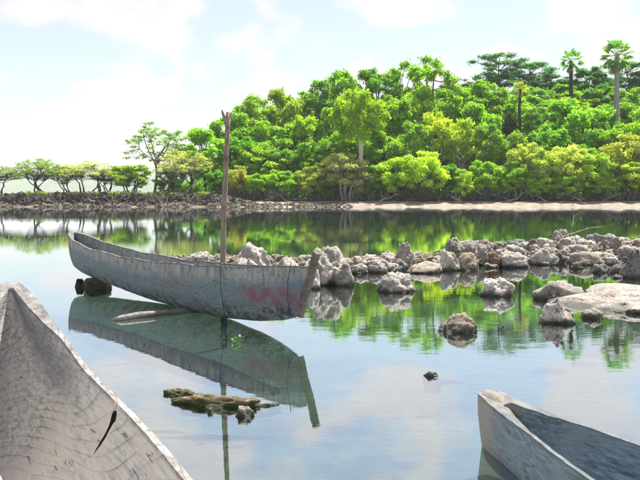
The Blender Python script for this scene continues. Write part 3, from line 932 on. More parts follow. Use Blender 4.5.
# fine rubble between
SMS = []
for q in range(4):
    SM = rock_mesh('tmp', 60 + q, 2, 2.0, 1.0, 2.2)
    SMS.append((np.array([v.co[:] for v in SM.vertices]), [tuple(p.vertices) for p in SM.polygons]))
    bpy.data.meshes.remove(SM)
def rubble(name, pts, label, cat, colr):
    vv, ff = [], []
    for (x_, y_, z_, s_) in pts:
        scv, scf = random.choice(SMS)
        b_ = len(vv); a_ = random.uniform(0, 6.28); ca_, sa_ = math.cos(a_), math.sin(a_)
        k = np.array([random.uniform(.7, 1.2), random.uniform(.7, 1.2), random.uniform(.5, .9)]) * s_
        q = scv * k
        q = np.stack([q[:, 0] * ca_ - q[:, 1] * sa_ + x_, q[:, 0] * sa_ + q[:, 1] * ca_ + y_, q[:, 2] + z_], -1)
        vv += q.tolist(); ff += [tuple(i + b_ for i in f_) for f_ in scf]
    o = obj(name, mesh_from(name, vv, ff, False), M_ROCK); o.color = colr
    return tag(o, label, cat, kind='stuff')
pts = []
for _ in range(1700):
    x0, y0, hw = cw_point(random.random() ** .8)
    off = random.uniform(-1.25, 1.15)
    x_, y_ = x0 + random.uniform(-.3, .3), y0 + off * hw
    pts.append((x_, y_, float(ground_z(x_, y_)) + .03, random.uniform(.08, .28)))
rubble('rubble', pts, 'small grey coral rubble filling the gaps of the causeway', 'rubble', (.24, .21, .17, 1))
pts = []
for _ in range(1100):
    x_ = random.uniform(-45, -4) if random.random() < .8 else random.uniform(-4, 4)
    s_ = random.triangular(-.3, 2.0, .3) if x_ < -13 else random.uniform(-.2, 3.6)
    if x_ < -13 and mn.noise(Vector((x_ * .5, 7.7, 0))) < random.uniform(-.5, .35): continue
    y_ = float(shore(x_)) + s_
    pts.append((x_, y_, float(ground_z(x_, y_)) + .05, random.choice([.2, .3, .4, .6, .9]) * (1 if x_ < -9 else .7)))
rubble('bank_rubble', pts, 'pale and dark broken rock along the foot of the left bank', 'rubble', (.15, .135, .11, 1))

pts = []
for _ in range(620):
    x_ = random.uniform(-46, -9); y_ = float(shore(x_)) + random.uniform(1.0, 3.0)
    if mn.noise(Vector((x_ * .35, y_ * .5, 4))) < -.12: continue
    pts.append((x_, y_, float(ground_z(x_, y_)) + random.uniform(-.1, .12), random.choice([.2, .3, .4, .55, .8, 1.2])))
rubble('bank_face_rubble', pts, 'dark rocks and earth in the upper face of the left bank', 'rubble', (.065, .06, .052, 1))

# ------------------------------------------------------------------ sunken log, weed, dead branches
tb = Tubes()
P = [(wx(112, 9.55), 9.55, .0), (wx(122, 9.6), 9.6, .035), (wx(140, 9.8), 9.8, .045), (wx(165, 10.0), 10.0, .04), (wx(185, 10.15), 10.15, .03), (wx(202, 10.3), 10.3, -.01)]
tb.tube(P, [.025, .042, .048, .04, .034, .02], 9, True, .25)
for i_ in range(len(tb.v)): tb.v[i_].z = (tb.v[i_].z) * .75
tag(obj('driftwood_log', tb.mesh('driftwood_log'), M_DRIFT), 'grey half-sunken log lying in the water under the canoe', 'log')
# floating weed
weed = empty('water_weed', (wx(236, 8.15), 8.15, 0))
tag(weed, 'small tuft of bright green weed floating below the blue rope', 'water plant')
lm_ = quad_mesh('leaf', np.array([[[0, 0, 0], [.5, .26, .06], [1, 0, 0], [.5, -.26, .06]], [[.02, 0, -.01], [.3, .04, -.02], [.5, 0, -.015], [.3, -.04, -.02]]], float)); lm_.materials.append(M_LEAF)
for _ in range(46):
    a_ = random.uniform(0, 6.28); r_ = abs(random.gauss(0, .06))
    o = bpy.data.objects.new('leaf', lm_); COL.objects.link(o); o.parent = weed
    o.location = (math.cos(a_) * r_ * 1.2, math.sin(a_) * r_ * 2.2, random.uniform(.004, .045))
    o.rotation_euler = (random.uniform(-.5, .5), random.uniform(-.9, .1), random.uniform(0, 6.28))
    k = random.uniform(.025, .05); o.scale = (k, k, k)
    o.color = (.028, random.uniform(.05, .10), .006, 1)

def dead_branch(name, base, pts, r0, label, group=None, color=(.42, .39, .35, 1), twigs=5):
    tb = Tubes()
    P = [Vector(p) for p in pts]
    n_ = len(P)
    tb.tube(P, [r0 * (1 - .75 * i / (n_ - 1)) for i in range(n_)], 6, True, .2)
    for k in range(twigs):
        i = random.randrange(0, n_ - 1)
        s_ = P[i].lerp(P[i + 1], random.random())
        L_ = (P[-1] - P[0]).length * random.uniform(.2, .4)
        d = Vector((random.uniform(-1, 1), random.uniform(-.6, .6), random.uniform(.1, 1))).normalized()
        tb.tube([s_, s_ + d * L_ * .5, s_ + d * L_ + Vector((0, 0, .1 * L_))], [r0 * .45, r0 * .3, r0 * .12], 5)
    o = obj(name, tb.mesh(name), M_BARK); o.color = color; o.location = base
    return tag(o, label, 'branch', group)
Yb = 20.5
dead_branch('dead_branch', (0, 0, 0), [(wx(553, Yb), Yb - .2, wz(239, Yb)), (wx(566, Yb), Yb, wz(236, Yb)), (wx(580, Yb), Yb, wz(231, Yb)), (wx(590, Yb), Yb, wz(228, Yb)), (wx(603, Yb), Yb + .1, wz(227, Yb))], .022,
            'thin bare dead branch lying on the crest of the rubble heap', twigs=2, color=(.30, .27, .24, 1))
for px, ln, lab in ((262, 2.6, 'pale driftwood branch on the far bank right of the pole'), (290, 3.0, 'pale forked driftwood on the far bank above the canoe bow'), (378, 3.6, 'long pale driftwood at the head of the sand beach'),
                    (462, 1.8, 'leaning pale dead branch on the beach below the small yellow bush'), (505, 3.4, 'tangled pale dead branch under the mangroves left of the beach centre'), (548, 2.6, 'pale twisted dead branch under the tan bush'),
                    (582, 2.4, 'upright forked white dead branch at the beach edge'), (603, 3.0, 'white bleached dead limb reaching down to the sand')):
    Yb = 114.2; x_ = wx(px, Yb); z_ = float(ground_z(x_, Yb))
    P = [(0, 0, -.05)]
    sg = random.choice([-1, 1])
    for k in range(1, 5):
        P.append((sg * ln * k / 4 * random.uniform(.8, 1.1), random.uniform(-.4, .4), .25 * k * random.uniform(.5, 1.6)))
    dead_branch('driftwood_branch', (x_, Yb, z_), P, .09, lab, None, (.40, .365, .33, 1), 6)

# ------------------------------------------------------------------ trees
def leaf_quads(centers, n_per, size, squash=(1, 1, 1), up=0.25, shell=0.55):
    """leaf-shaped quads spread through clumps; centers: list of (x,y,z,r)"""
    C_ = np.array(centers)
    idx = np.repeat(np.arange(len(C_)), (n_per * (C_[:, 3] / C_[:, 3].mean()) ** 2).astype(int) + 4)
    n_ = len(idx)
    d = RNG.normal(size=(n_, 3)); d /= np.linalg.norm(d, axis=1)[:, None]
    d[:, 2] = np.where((d[:, 2] < -0.2) & (RNG.random(n_) < .6), -d[:, 2], d[:, 2])
    rr = (shell + (1 - shell) * RNG.random(n_)) * (1 + .22 * RNG.normal(size=n_))
    P = C_[idx, :3] + d * np.array(squash) * (rr * C_[idx, 3])[:, None]
    nrm = d * .8 + RNG.normal(size=(n_, 3)) * .55 + np.array([0, 0, up])
    nrm /= np.linalg.norm(nrm, axis=1)[:, None]
    t_ = RNG.normal(size=(n_, 3)); t_[:, 2] -= .35
    a = np.cross(nrm, t_); a /= np.linalg.norm(a, axis=1)[:, None] + 1e-9
    b = np.cross(nrm, a)
    s_ = size * (0.6 + .8 * RNG.random(n_))
    L_ = a * s_[:, None]; W_ = b * (s_ * .55)[:, None]
    bend = nrm * (s_ * .18)[:, None]
    return np.stack([P - L_ - bend, P + W_, P + L_ - bend, P - W_], 1)
def limb(tb, p0, p1, r0, r1, seg=4, wob=.05, sag=0.0, sides=6):
    p0, p1 = Vector(p0), Vector(p1)
    P, Rr = [], []
    ln = (p1 - p0).length
    bd = Vector((random.uniform(-1, 1), random.uniform(-1, 1), random.uniform(-.6, .6))) * wob * 1.3
    bd2 = Vector((random.uniform(-1, 1), random.uniform(-1, 1), 0)) * wob * .8
    for i in range(seg + 1):
        t_ = i / seg
        p = p0.lerp(p1, t_)
        k = math.sin(t_ * math.pi)
        p += (bd * k + bd2 * math.sin(t_ * 2 * math.pi)) * ln
        p += Vector((random.uniform(-1, 1), random.uniform(-1, 1), random.uniform(-.6, .6))) * wob * .25 * ln * k
        p.z += sag * k * ln
        P.append(p); Rr.append(r0 + (r1 - r0) * t_)
    tb.tube(P, Rr, sides, True)
    return P
def ell_points(n_, c, rad, lo=.5, zmin=-1.0):
    out = []
    while len(out) < n_:
        d = Vector((random.gauss(0, 1), random.gauss(0, 1), random.gauss(0, 1))).normalized()
        if d.z < zmin: continue
        r_ = lo + (1 - lo) * random.random() ** .6
        p = (c[0] + d.x * r_ * rad[0], c[1] + d.y * r_ * rad[1], c[2] + d.z * r_ * rad[2])
        if all((Vector(p) - Vector(q)).length > .55 * (rad[0] + rad[2]) / 2 / (n_ ** .4) * 1.2 for q in out) or random.random() < .1:
            out.append(p)
    return out
def build_tree(kind, seed):
    random.seed(seed * 101 + 5)
    tb = Tubes()
    if kind == 'broad':
        cl = ell_points(46, (0, 0, .60), (.32, .32, .36), .4, -.75)
        lean = (random.uniform(-.05, .05), random.uniform(-.05, .05))
        tr = limb(tb, (0, 0, -.06), (lean[0], lean[1], .42), .024, .015, 5, .04)
        limb(tb, tr[-1], (lean[0] * 1.5, lean[1] * 1.5, .75), .014, .006, 4, .05)
        for c in cl[::2]:
            s_ = tr[random.choice([3, 4, 5])]
            limb(tb, s_, c, .009, .003, 4, .06, -.04, 5)
        cc = [(*c, random.uniform(.055, .105)) for c in cl]
        lq = leaf_quads(cc, 240, .0172, (1, 1, .78), .35, .45)
    elif kind == 'tall':
        cl = ell_points(60, (0, 0, .74), (.34, .34, .25), .3, -.9)
        tr = limb(tb, (0, 0, -.05), (.01, .01, .62), .036, .026, 7, .012, 0, 9)
        limb(tb, tr[-1], (0, 0, .9), .022, .006, 4, .05)
        for c in cl[::2]:
            limb(tb, tr[-1 - random.randrange(2)], c, .006, .002, 4, .06, -.04, 5)
        cc = [(*c, random.uniform(.055, .10)) for c in cl]
        lq = leaf_quads(cc, 230, .0165, (1, 1, .78), .35, .45)
    elif kind == 'mangrove':
        cl = ell_points(60, (0, 0, .56), (.34, .34, .40), .42, -.85)
        stems = []
        for k in range(7):
            a_ = random.uniform(0, 6.28); r_ = random.uniform(.02, .07)
            stems.append(limb(tb, (math.cos(a_) * r_, math.sin(a_) * r_, -.06), (math.cos(a_) * (r_ + .10), math.sin(a_) * (r_ + .10), random.uniform(.30, .5)), .014, .009, 5, .06))
        for k in range(8):          # prop roots
            a_ = random.uniform(0, 6.28); s_ = random.choice(stems)[1]
            limb(tb, s_, (s_.x + math.cos(a_) * .1, s_.y + math.sin(a_) * .1, -.05), .006, .005, 3, .04, .12, 5)
        for c in cl[::2]:
            limb(tb, random.choice(stems)[-1 - random.randrange(2)], c, .007, .0025, 4, .08, -.03, 5)
        cc = [(*c, random.uniform(.06, .105)) for c in cl]
        lq = leaf_quads(cc, 230, .0165, (1, 1, .8), .35, .45)
    elif kind == 'umbrella':        # thin grey-green, twiggy, the stems stand free below
        cl = ell_points(110, (0, 0, .62), (.40, .40, .36), .4, -.35)
        stems = []
        for k in range(5):
            a_ = random.uniform(0, 6.28)
            stems.append(limb(tb, (math.cos(a_) * .06, math.sin(a_) * .03, -.05), (math.cos(a_) * .2, math.sin(a_) * .15, random.uniform(.45, .6)), .014, .007, 6, .10))
        for c in cl:
            P_ = limb(tb, random.choice(stems)[-1 - random.randrange(2)], c, .0045, .0015, 4, .08, -.02, 4)
            for q in range(3):
                e = Vector(c) + Vector((random.uniform(-.08, .08), random.uniform(-.08, .08), random.uniform(-.03, .08)))
                limb(tb, P_[-2], e, .002, .001, 2, .05, 0, 3)
        cc = [(*c, random.uniform(.04, .085)) for c in cl]
        lq = leaf_quads(cc, 75, .0095, (1, 1, .7), .3, .05)
    elif kind == 'sparse':
        cl = ell_points(85, (0, 0, .64), (.37, .32, .36), .4, -.6)
        tr = limb(tb, (0, 0, -.05), (.02, 0, .38), .017, .011, 5, .04)
        tops = []
        for k in range(7):
            a_ = k * .9 + random.random() * .5
            tops.append(limb(tb, tr[-1 - k % 2], (.02 + math.cos(a_) * .2, math.sin(a_) * .17, random.uniform(.6, .85)), .009, .004, 5, .08, -.03))
        for c in cl:
            b_ = min((p for t_ in tops for p in t_), key=lambda p: (p - Vector(c)).length)
            limb(tb, b_, c, .0035, .0012, 3, .08, 0, 4)
        cc = [(*c, random.uniform(.035, .065)) for c in cl]
        lq = leaf_quads(cc, 75, .0095, (1, 1, .6), .5, .1)
    elif kind == 'layered':
        cl = []
        tr = limb(tb, (0, 0, -.05), (.02, .01, .8), .022, .008, 7, .03)
        for k in range(40):
            a_ = random.uniform(0, 6.28); z_ = random.choice([.42, .5, .58, .66, .76, .85, .92]) + random.uniform(-.02, .02)
            r_ = random.uniform(.08, .42 - .22 * abs(z_ - .72))
            cl.append((math.cos(a_) * r_, math.sin(a_) * r_, z_))
        for c in cl:
            b_ = min(tr, key=lambda p: abs(p.z - c[2] + .12))
            limb(tb, b_, c, .008, .003, 4, .05, -.03, 5)
        cc = [(*c, random.uniform(.085, .13)) for c in cl]
        lq = leaf_quads(cc, 230, .015, (1, 1, .5), .5, .2)
    elif kind == 'twisted':         # bare curved limb with tufts
        tr = limb(tb, (0, 0, -.05), (-.04, 0, .45), .028, .022, 5, .05)
        c1 = tr[-1]
        pth = [c1, c1 + Vector((-.02, 0, .08)), c1 + Vector((.03, 0, .17)), c1 + Vector((.11, 0, .25)), c1 + Vector((.19, 0, .31)), c1 + Vector((.23, 0, .42))]
        tb.tube(pth, [.022, .020, .018, .015, .012, .008], 7)
        pth2 = limb(tb, c1, (-.16, .03, .86), .016, .006, 5, .06)
        cl = [(.23 + random.gauss(0, .07), random.gauss(0, .08), .88 + random.gauss(0, .05)) for _ in range(10)] + [(-.14 + random.gauss(0, .10), random.gauss(0, .1), .80 + random.gauss(0, .09)) for _ in range(18)] + [(random.gauss(0, .16), random.gauss(0, .14), .50 + random.gauss(0, .08)) for _ in range(16)]
        for c in cl[:28]:
            b_ = min(pth + pth2, key=lambda p: (p - Vector(c)).length)
            limb(tb, b_, c, .005, .002, 3, .08, 0, 4)
        cc = [(*c, random.uniform(.045, .085)) for c in cl]
        lq = leaf_quads(cc, 130, .0145, (1, 1, .7), .3, .3)
    return tb.mesh(kind + '_trunk'), quad_mesh(kind + '_crown', lq)
PROTO = {}
def proto(kind, var):
    k = (kind, var)
    if k not in PROTO:
        st = random.getstate()
        PROTO[k] = build_tree(kind, hash_kind[kind] * 10 + var)
        random.setstate(st)
        PROTO[k][0].materials.append(M_BARK); PROTO[k][1].materials.append(M_LEAF)
    return PROTO[k]
hash_kind = {'broad': 1, 'mangrove': 2, 'umbrella': 3, 'sparse': 4, 'layered': 5, 'twisted': 6, 'tall': 7}
NV = {'broad': 6, 'mangrove': 4, 'umbrella': 6, 'sparse': 2, 'layered': 3, 'twisted': 1, 'tall': 1}
CNT = {k: 0 for k in NV}
G1 = (.20, .38, .012); G2 = (.125, .29, .012); G3 = (.27, .43, .014); YG = (.32, .44, .02); YL = (.40, .52, .03); DK = (.03, .11, .020); TN = (.38, .44, .17); GG = (.31, .36, .19); BL = (.065, .19, .05)
def tree(px, top, Yd, wpx, kind, colr, label, group=None, cat='tree', bark=(.16, .14, .12), name=None, rz=None, zoff=0.0):
    x_ = wx(px, Yd)
    zg = float(ground_z(x_, Yd)) - .05 + zoff
    h_ = wz(top, Yd) - zg
    wd = wpx / FPX * Yd
    if rz is None:
        rz = random.uniform(0, 6.28)
    t_me, c_me = proto(kind, CNT[kind] % NV[kind]); CNT[kind] += 1
    nm = name or {'broad': 'broadleaf_tree', 'mangrove': 'mangrove_bush', 'umbrella': 'mangrove_tree', 'sparse': 'open_crowned_tree', 'layered': 'layered_tree', 'twisted': 'twisted_tree', 'tall': 'tall_trunked_tree'}[kind]
    e = empty(nm, (x_, Yd, zg), rz)
    tag(e, label, cat, group)
    s_ = (wd / .74, wd / .74, h_ / 1.0)
    for n_, me_ in (('trunk', t_me), ('crown', c_me)):
        o = bpy.data.objects.new(n_, me_); COL.objects.link(o); o.parent = e; o.scale = s_
        if n_ == 'trunk': o.color = (*bark, 1)
        else:
            j = random.uniform(.88, 1.12)
            o.color = (colr[0] * j * random.uniform(.92, 1.08), colr[1] * j, colr[2] * j, 1)
    return e
DB = (.05, .045, .04); PB = (.30, .27, .23)
FG = 'trees of the hillside forest'; BG_ = 'bushes along the far shore'; LG = 'trees on the left bank'
T = [
 # left bank
 (-2, 164, 117, 54, 'umbrella', GG, 'thin yellow-green tree cut by the left frame edge', LG, DB),
 (38, 158, 116, 50, 'umbrella', (.25, .36, .05), 'green tree with curved dark trunk, second on the left bank', LG, DB),
 (63, 165, 118, 40, 'umbrella', GG, 'low grey-green tree between the curved-trunk tree and umbrella tree', LG, DB),
 (88, 160, 116, 58, 'umbrella', TN, 'widest brownish umbrella-shaped tree with several bare stems on the left bank', LG, DB),
 (112, 166, 118, 40, 'umbrella', GG, 'small grey-green tree right of the brownish umbrella tree', LG, DB),
 (131, 162, 115, 42, 'mangrove', (.25, .35, .05), 'bushy green mangrove at the bank edge left of the tall open tree', LG, DB),
 (155, 118, 121, 70, 'sparse', (.17, .29, .08), 'tall open tree with thin airy crown on the left bank', LG, (.17, .15, .13)),
 (181, 149, 116, 54, 'umbrella', (.36, .39, .09), 'yellowish fine-leaved tree below the tall open tree', LG, PB),
 (168, 168, 115, 30, 'mangrove', (.14, .20, .05), 'low green bush at the foot of the tall open tree', LG, DB),
 (205, 126, 124, 62, 'broad', G1, 'bright green dense tree at the left end of the forest behind the pole', FG, DB),
 (191, 150, 119, 34, 'broad', G2, 'darker green tree left of the pole under the bright dense one', FG, DB),
 # shore bushes
 (238, 164, 114.8, 24, 'mangrove', (.36, .40, .06), 'small yellow-green bush just right of the pole', BG_, DB),
 (222, 168, 117, 34, 'mangrove', G2, 'dark green bush directly behind the pole', BG_, DB),
 (258, 172, 115.5, 34, 'mangrove', G1, 'low bright green bush, second right of the pole', BG_, DB),
 (283, 168, 115.5, 36, 'mangrove', G1, 'low bright green bush, third right of the pole', BG_, DB),
 (311, 165, 115.2, 36, 'mangrove', (.30, .38, .05), 'yellowish bush left of the greyish mangrove with the visible trunk', BG_, DB),
 (346, 151, 115.6, 54, 'mangrove', TN, 'wide greyish-yellow mangrove with pale trunk below the pale tall trunk', BG_, PB),
 (376, 162, 116.5, 34, 'mangrove', G2, 'dark green bush between greyish and bright yellow mangroves', BG_, DB),
 (398, 153, 115.2, 46, 'mangrove', YG, 'left half of the bright yellow mangrove pair at the beach head', BG_, DB),
 (424, 149, 115.0, 48, 'mangrove', YL, 'right half of the bright yellow mangrove pair at the beach head', BG_, DB),
 (464, 167, 114.8, 22, 'mangrove', YL, 'small round yellow bush alone at the beach head', BG_, DB),
 (446, 162, 117, 34, 'mangrove', G2, 'dark green bush behind the small round yellow bush', BG_, DB),
 (487, 158, 116, 40, 'mangrove', G1, 'bright green bush right of the small round yellow bush', BG_, DB),
 (512, 160, 115.5, 34, 'mangrove', G1, 'green shore bush left of the tan bush', BG_, DB),
 (525, 140, 117.5, 40, 'mangrove', (.30, .38, .07), 'taller grey-tipped bush below the short palm', BG_, PB),
 (545, 146, 116, 40, 'mangrove', (.35, .45, .06), 'yellowish bush left of the tan bush crown', BG_, DB),
 (568, 141, 116.2, 46, 'mangrove', (.42, .47, .10), 'broad tan-yellow bush in the middle of the right shore', BG_, PB),
 (540, 172, 114.8, 32, 'mangrove', G3, 'low green bush in front of the yellowish bush', BG_, DB),
 (566, 172, 114.8, 36, 'mangrove', G1, 'low green bush at the foot of the tan-yellow bush', BG_, DB),
 (592, 150, 115.4, 44, 'mangrove', YG, 'yellow-green bush right of the tan-yellow bush', BG_, DB),
 (600, 172, 114.8, 32, 'mangrove', G3, 'low green bush, second from the right frame edge', BG_, DB),
 (628, 132, 117.5, 60, 'mangrove', (.33, .39, .06), 'tall fine-leaved bush with bare limbs at the right frame edge', BG_, DB),
 (634, 160, 115.0, 42, 'mangrove', YG, 'low yellow-green bush at the right frame edge', BG_, DB),
 (655, 150, 116.0, 40, 'mangrove', G1, 'green bush cut by the right frame edge', BG_, DB),
 # middle slope
 (243, 134, 124, 56, 'broad', G2, 'deep green tree just right of the pole, halfway up the slope', FG, DB),
 (276, 138, 123, 50, 'broad', (.14, .29, .03), 'olive green tree with pale bare limb, above the low bright bushes', FG, PB),
 (306, 140, 122, 44, 'broad', G2, 'dark tree low on the slope, second right of the pole', FG, DB),
 (334, 132, 123, 40, 'broad', G1, 'bright tree just left of the pale tall trunk', FG, PB),
 (360, 88, 119.5, 56, 'tall', G3, 'yellow-green tree on a tall pale bare trunk', FG, (.55, .50, .45)),
 (386, 128, 122, 50, 'broad', G1, 'bright green tree right of the pale tall trunk', FG, DB),
 (415, 120, 123, 44, 'broad', (.21, .36, .03), 'yellowish-green tree above the yellow mangrove pair', FG, PB),
 (437, 108, 124, 44, 'broad', YL, 'yellow-topped tree just under the twisted bare limb', FG, PB),
 (463, 118, 123, 44, 'broad', YG, 'yellow-green tree above the small round yellow bush', FG, PB),
 (488, 122, 122, 46, 'broad', (.21, .35, .03), 'green tree left of the short palm trunk', FG, PB),
 (512, 132, 121, 40, 'broad', (.23, .36, .03), 'fine green tree at the foot of the short palm', FG, DB),
 (578, 95, 130, 84, 'broad', G1, 'large round bright green tree with dark hollow below the palms', FG, DB),
 (612, 122, 126, 50, 'broad', G1, 'bright green tree under the tallest palm', FG, DB),
 (548, 122, 124, 50, 'broad', G2, 'deep green tree left of the large round tree', FG, DB),
 (645, 108, 128, 54, 'broad', G3, 'green tree at the right frame edge below the dark crest', FG, DB),
 # upper slope
 (232, 109, 134, 52, 'broad', G1, 'bright tree directly behind the pole tip', FG, DB),
 (256, 95, 138, 54, 'broad', (.21, .36, .03), 'light green crest tree, first right of the pole tip', FG, PB),
 (286, 85, 141, 54, 'broad', (.27, .37, .03), 'yellowish crest tree, second right of the pole tip', FG, PB),
 (270, 118, 130, 46, 'broad', G1, 'bright green tree below the first two crest trees', FG, PB),
 (303, 112, 131, 48, 'broad', G3, 'bright green tree under the yellowish crest tree', FG, PB),
 (318, 79, 144, 50, 'broad', (.17, .33, .03), 'crest tree with pale twigs left of the rising canopy', FG, PB),
 (330, 104, 132, 44, 'broad', G1, 'green tree left of the yellow-green tall-trunked tree', FG, DB),
 (345, 71, 147, 52, 'broad', G1, 'green crest tree above the yellow-green tall-trunked tree', FG, DB),
 (376, 65, 150, 52, 'broad', G2, 'deep green crest tree right of the yellow-green tall-trunked tree', FG, DB),
 (402, 60, 151, 50, 'broad', G1, 'bright green crest tree left of the twisted bare limb', FG, DB),
 (392, 92, 136, 54, 'broad', G1, 'bright green tree in the middle of the upper slope', FG, DB),
 (418, 84, 139, 46, 'broad', G3, 'bright yellow-green tree just left of the twisted limb base', FG, PB),
 (432, 58, 140, 64, 'twisted', G1, 'tree with a curved bare dark limb standing out at the crest', FG, (.13, .11, .09)),
 (458, 84, 142, 50, 'broad', G3, 'bright green tree right of the twisted limb', FG, DB),
 (485, 80, 144, 58, 'broad', G1, 'broad bright green tree below the dark layered crest trees', FG, DB),
 (478, 100, 134, 52, 'broad', G1, 'bright green tree left of the short palm', FG, DB),
 (545, 104, 136, 52, 'broad', (.14, .29, .025), 'soft green rounded tree between the short palm and middle palm', FG, DB),
 (512, 92, 142, 52, 'broad', G1, 'green tree directly behind the short palm', FG, DB),
 (498, 53, 166, 52, 'layered', BL, 'dark layered tree, first and highest on the right crest', FG, DB),
 (528, 60, 168, 50, 'layered', BL, 'dark layered tree, second on the right crest', FG, DB),
 (552, 72, 166, 44, 'broad', BL, 'dark bluish-green tree left of the middle palm crown', FG, DB),
 (590, 66, 168, 50, 'broad', BL, 'dark bluish-green tree between the two tall palms', FG, DB),
 (472, 78, 166, 34, 'layered', BL, 'small dark layered tree right of the twisted limb', FG, DB),
 (628, 62, 166, 56, 'layered', BL, 'dark layered tree behind the tallest palm', FG, DB),
 (528, 86, 157, 46, 'broad', G2, 'deep green tree under the second dark layered crest tree', FG, DB),
 (560, 84, 158, 46, 'broad', G2, 'deep green tree behind the middle palm trunk', FG, DB),
 (598, 84, 157, 48, 'broad', G2, 'deep green tree between the tall palm trunks', FG, DB),
 (634, 86, 156, 46, 'broad', G1, 'green tree right of the tallest palm trunk', FG, DB),
 (655, 62, 164, 50, 'broad', DK, 'dark tree on the crest at the right frame edge', FG, DB),
]
for px, top, Yd, wpx, kind, colr, lab, grp, bark in T:
    tree(px, top, Yd, wpx, kind, colr, lab, grp, 'bush' if grp == BG_ else 'tree', bark)
# trees of the forest that only fill the gaps between the ones above
TSEG = [(262, 'just right of the pole'), (300, 'above low bright bushes'), (342, 'left of the pale tall trunk'), (385, 'around the pale tall trunk'), (425, 'above the yellow mangrove pair'),
        (470, 'below the twisted limb'), (508, 'left of the short palm'), (546, 'right of the short palm'), (596, 'below the middle palm'), (999, 'below the tallest palm')]
items = []
for k in range(74):
    Yd = random.uniform(120, 160)
    px = random.uniform(235, 640)
    x_ = wx(px, Yd)
    sky_row = float(np.interp(px, [200, 230, 260, 300, 345, 380, 430, 470, 540, 600, 660], [140, 120, 104, 92, 80, 70, 72, 80, 84, 80, 72]))
    zt = float(ground_z(x_, Yd)) + random.uniform(5.5, 8.0)
    top = HOR - (zt - CAMH) * FPX / Yd
    if top < sky_row + 4: top = sky_row + random.uniform(4, 16)
    colr, cn_ = random.choice([(G1, 'bright green'), (G1, 'bright green'), (G2, 'deep green'), (G3, 'light green'), ((.14, .29, .03), 'olive green')])
    e = tree(px, top, Yd, random.uniform(38, 60), 'broad', colr, None, 'trees filling the hillside forest', 'tree', random.choice([DB, PB]))
    row = 'low' if Yd < 132 else 'halfway' if Yd < 146 else 'high'
    items.append((e, px, f'hidden {cn_} tree', f'{row} on slope {next(n_ for lim, n_ in TSEG if px < lim)}'))
single_out(items, ORD)

# ------------------------------------------------------------------ fan palms
def fan_leaf(dead=False):
    q = []
    nb = 18
    for k in range(nb):
        a_ = R(-125) + R(250) * k / (nb - 1)
        L_ = .8 if not dead else .8
        L_ *= .82 + .18 * math.cos(a_ * .8) + random.uniform(-.05, .05)
        d = Vector((math.cos(a_), math.sin(a_), 0)); s_ = Vector((-d.y, d.x, 0)) * .075
        fold = .06 if k % 2 else -.06
        b_ = Vector((1.2, 0, 0))
        if dead: d = Vector((d.x * .9, d.y * .35, -.1 * abs(d.y))); s_ = s_ * .6
        tip = b_ + d * L_ + Vector((0, 0, -.22 * L_))
        q.append([b_, b_ + d * .55 * L_ + s_ + Vector((0, 0, fold)), tip, b_ + d * .55 * L_ - s_ + Vector((0, 0, -fold * .2))])
    # stalk
    q.append([Vector((0, .02, 0)), Vector((0, -.02, 0)), Vector((1.05, -.015, 0.02)), Vector((1.05, .015, 0.02))])
    q.append([Vector((0, 0, .03)), Vector((0, 0, -.02)), Vector((1.05, 0, -.02)), Vector((1.05, 0, .03))])
    me = quad_mesh('frond', np.array([[list(p) for p in r_] for r_ in q]))
    me.materials.append(M_LEAF)
    return me
FAN, FAND = [fan_leaf() for _ in range(3)], fan_leaf(True)
def palm(px, top, Yd, crown_px, trunk_px, bark, nf, ndead, label, colr):
    x_ = wx(px, Yd); zg = float(ground_z(x_, Yd)) - .3
    cr_ = crown_px / FPX * Yd
    zt = wz(top, Yd) - cr_ * .72
    e = empty('fan_palm', (x_, Yd, zg)); tag(e, label, 'palm', 'fan palms on the hill')
    H_ = zt - zg
    tb = Tubes(); r_ = trunk_px / FPX * Yd / 2
    n_ = 22
    tb.tube([(mn.noise(Vector((i * .2, px, 0))) * .15, 0, H_ * i / n_) for i in range(n_ + 1)], [r_ * (1.25 - .35 * i / n_) * (1.05 if i % 2 else .96) for i in range(n_ + 1)], 9)
    t_ = obj('trunk', tb.mesh('palm_trunk'), M_BARK, e); t_.color = (*bark, 1)
    for k in range(nf + ndead):
        dead = k >= nf
        o = bpy.data.objects.new('dead_frond' if dead else 'frond', FAND if dead else random.choice(FAN)); COL.objects.link(o); o.parent = e
        az = k * 2.39996 + random.uniform(-.2, .2)
        el = R(random.uniform(-80, -58)) if dead else R(82 - 140 * (k + .5) / nf + random.uniform(-8, 8))
        s_ = cr_ / 1.95 * random.uniform(.85, 1.05) * (.9 if dead else 1)
        o.location = (0, 0, H_ - (.35 * cr_ * .3 if dead else 0))
        o.rotation_euler = (random.uniform(-.5, .5), -el, az)
        o.scale = (s_, s_, s_)
        o.color = (.26, .19, .12, 1) if dead else (colr[0] * random.uniform(.8, 1.2), colr[1] * random.uniform(.85, 1.15), colr[2], 1)
    return e
palm(617, 42, 140, 19, 5, (.26, .25, .23), 26, 8, 'tallest fan palm with full round crown and grey trunk', (.10, .23, .035))
palm(571, 51, 140, 14, 4, (.03, .028, .025), 20, 12, 'middle fan palm with black trunk and hanging brown dead fronds', (.11, .25, .025))
palm(520, 82, 126, 9.5, 3, (.03, .028, .025), 15, 7, 'short thin fan palm with small yellowish crown in front of forest', (.25, .26, .06))

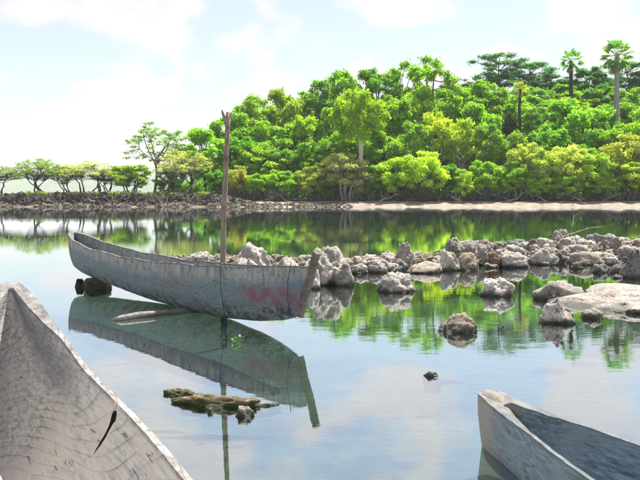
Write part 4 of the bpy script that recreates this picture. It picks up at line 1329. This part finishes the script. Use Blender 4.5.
# ------------------------------------------------------------------ undergrowth: one mass of leaves on the forest floor
cc = []
for _ in range(3200):
    x_ = random.uniform(-22, 80); s_ = random.uniform(8.0, 90)
    y_ = 108 + s_
    if abs(x_) > .42 * y_: continue
    cc.append((x_, y_, float(ground_z(x_, y_)) + .45, random.uniform(.6, 1.5)))
o = obj('undergrowth', quad_mesh('undergrowth', leaf_quads(cc, 46, .16, (1, 1, .9), .3, .3)), M_LEAF); o.color = (*G2, 1)
tag(o, 'dark green undergrowth covering the forest floor', 'undergrowth', kind='stuff')
cc = []
for _ in range(260):
    x_ = random.uniform(-46, -14); y_ = float(shore(x_)) + random.uniform(2.7, 7)
    if mn.noise(Vector((x_ * .3, y_ * .3, 0))) < -.05: continue
    cc.append((x_, y_, float(ground_z(x_, y_)) + .12, random.uniform(.25, .6)))
o = obj('bank_grass', quad_mesh('bank_grass', leaf_quads(cc, 50, .11, (1, 1, .8), .3, .3)), M_LEAF); o.color = (.16, .23, .04, 1)
tag(o, 'low yellow-green herbs on top of the left bank', 'herbs', kind='stuff')
# bare stems, prop roots and dead wood in the dark band under the shore bushes
tb = Tubes()
for _ in range(110):       # roots hanging over the face of the bank
    x_ = random.uniform(-46, -9); y_ = float(shore(x_)) + random.uniform(1.2, 2.9)
    z_ = float(ground_z(x_, y_)) + .1
    a_ = random.gauss(0, .5)
    tb.tube([(x_ - a_, y_ + .4, z_ + random.uniform(.0, .2)), (x_, y_ - .1, z_ + .1), (x_ + a_ + random.gauss(0, .3), y_ - .7, max(.05, z_ - random.uniform(.4, 1.0)))], [.06, .05, .03], 4, False)
for _ in range(900):
    x_ = random.uniform(-13, 50); y_ = float(shore(x_)) + random.uniform(6.0, 11)
    z_ = float(ground_z(x_, y_))
    dx_ = random.gauss(0, .7); h_ = random.uniform(.4, 1.8)
    tb.tube([(x_, y_, z_ - .1), (x_ + dx_ * .5 + random.gauss(0, .1), y_, z_ + h_ * .6), (x_ + dx_, y_ + random.gauss(0, .4), z_ + h_)], [.05, .04, .02], 4, False)
o = obj('mangrove_roots', tb.mesh('mangrove_roots'), M_BARK); o.color = (.12, .105, .09, 1)
tag(o, 'tangle of bare stems and roots under the shore bushes', 'roots', kind='stuff')

# ------------------------------------------------------------------ haze
hz = bpy.data.meshes.new('haze')
bm = bmesh.new(); bmesh.ops.create_cube(bm, size=1.0); bm.to_mesh(hz); bm.free()
mh, t_, o_ = new_mat('haze_air')
pv = N(t_, 'ShaderNodeVolumePrincipled')
pv.inputs['Color'].default_value = (.93, .96, 1.0, 1)
pv.inputs['Density'].default_value = 0.00015
pv.inputs['Anisotropy'].default_value = 0.0
LK(t_, pv.outputs[0], o_.inputs['Volume'])
o = obj('haze', hz, mh, None, (0, 1950, 52)); o.scale = (8300, 4300, 114)
tag(o, kind='stuff', label='pale humid air between the camera and far ridge', cat='haze')
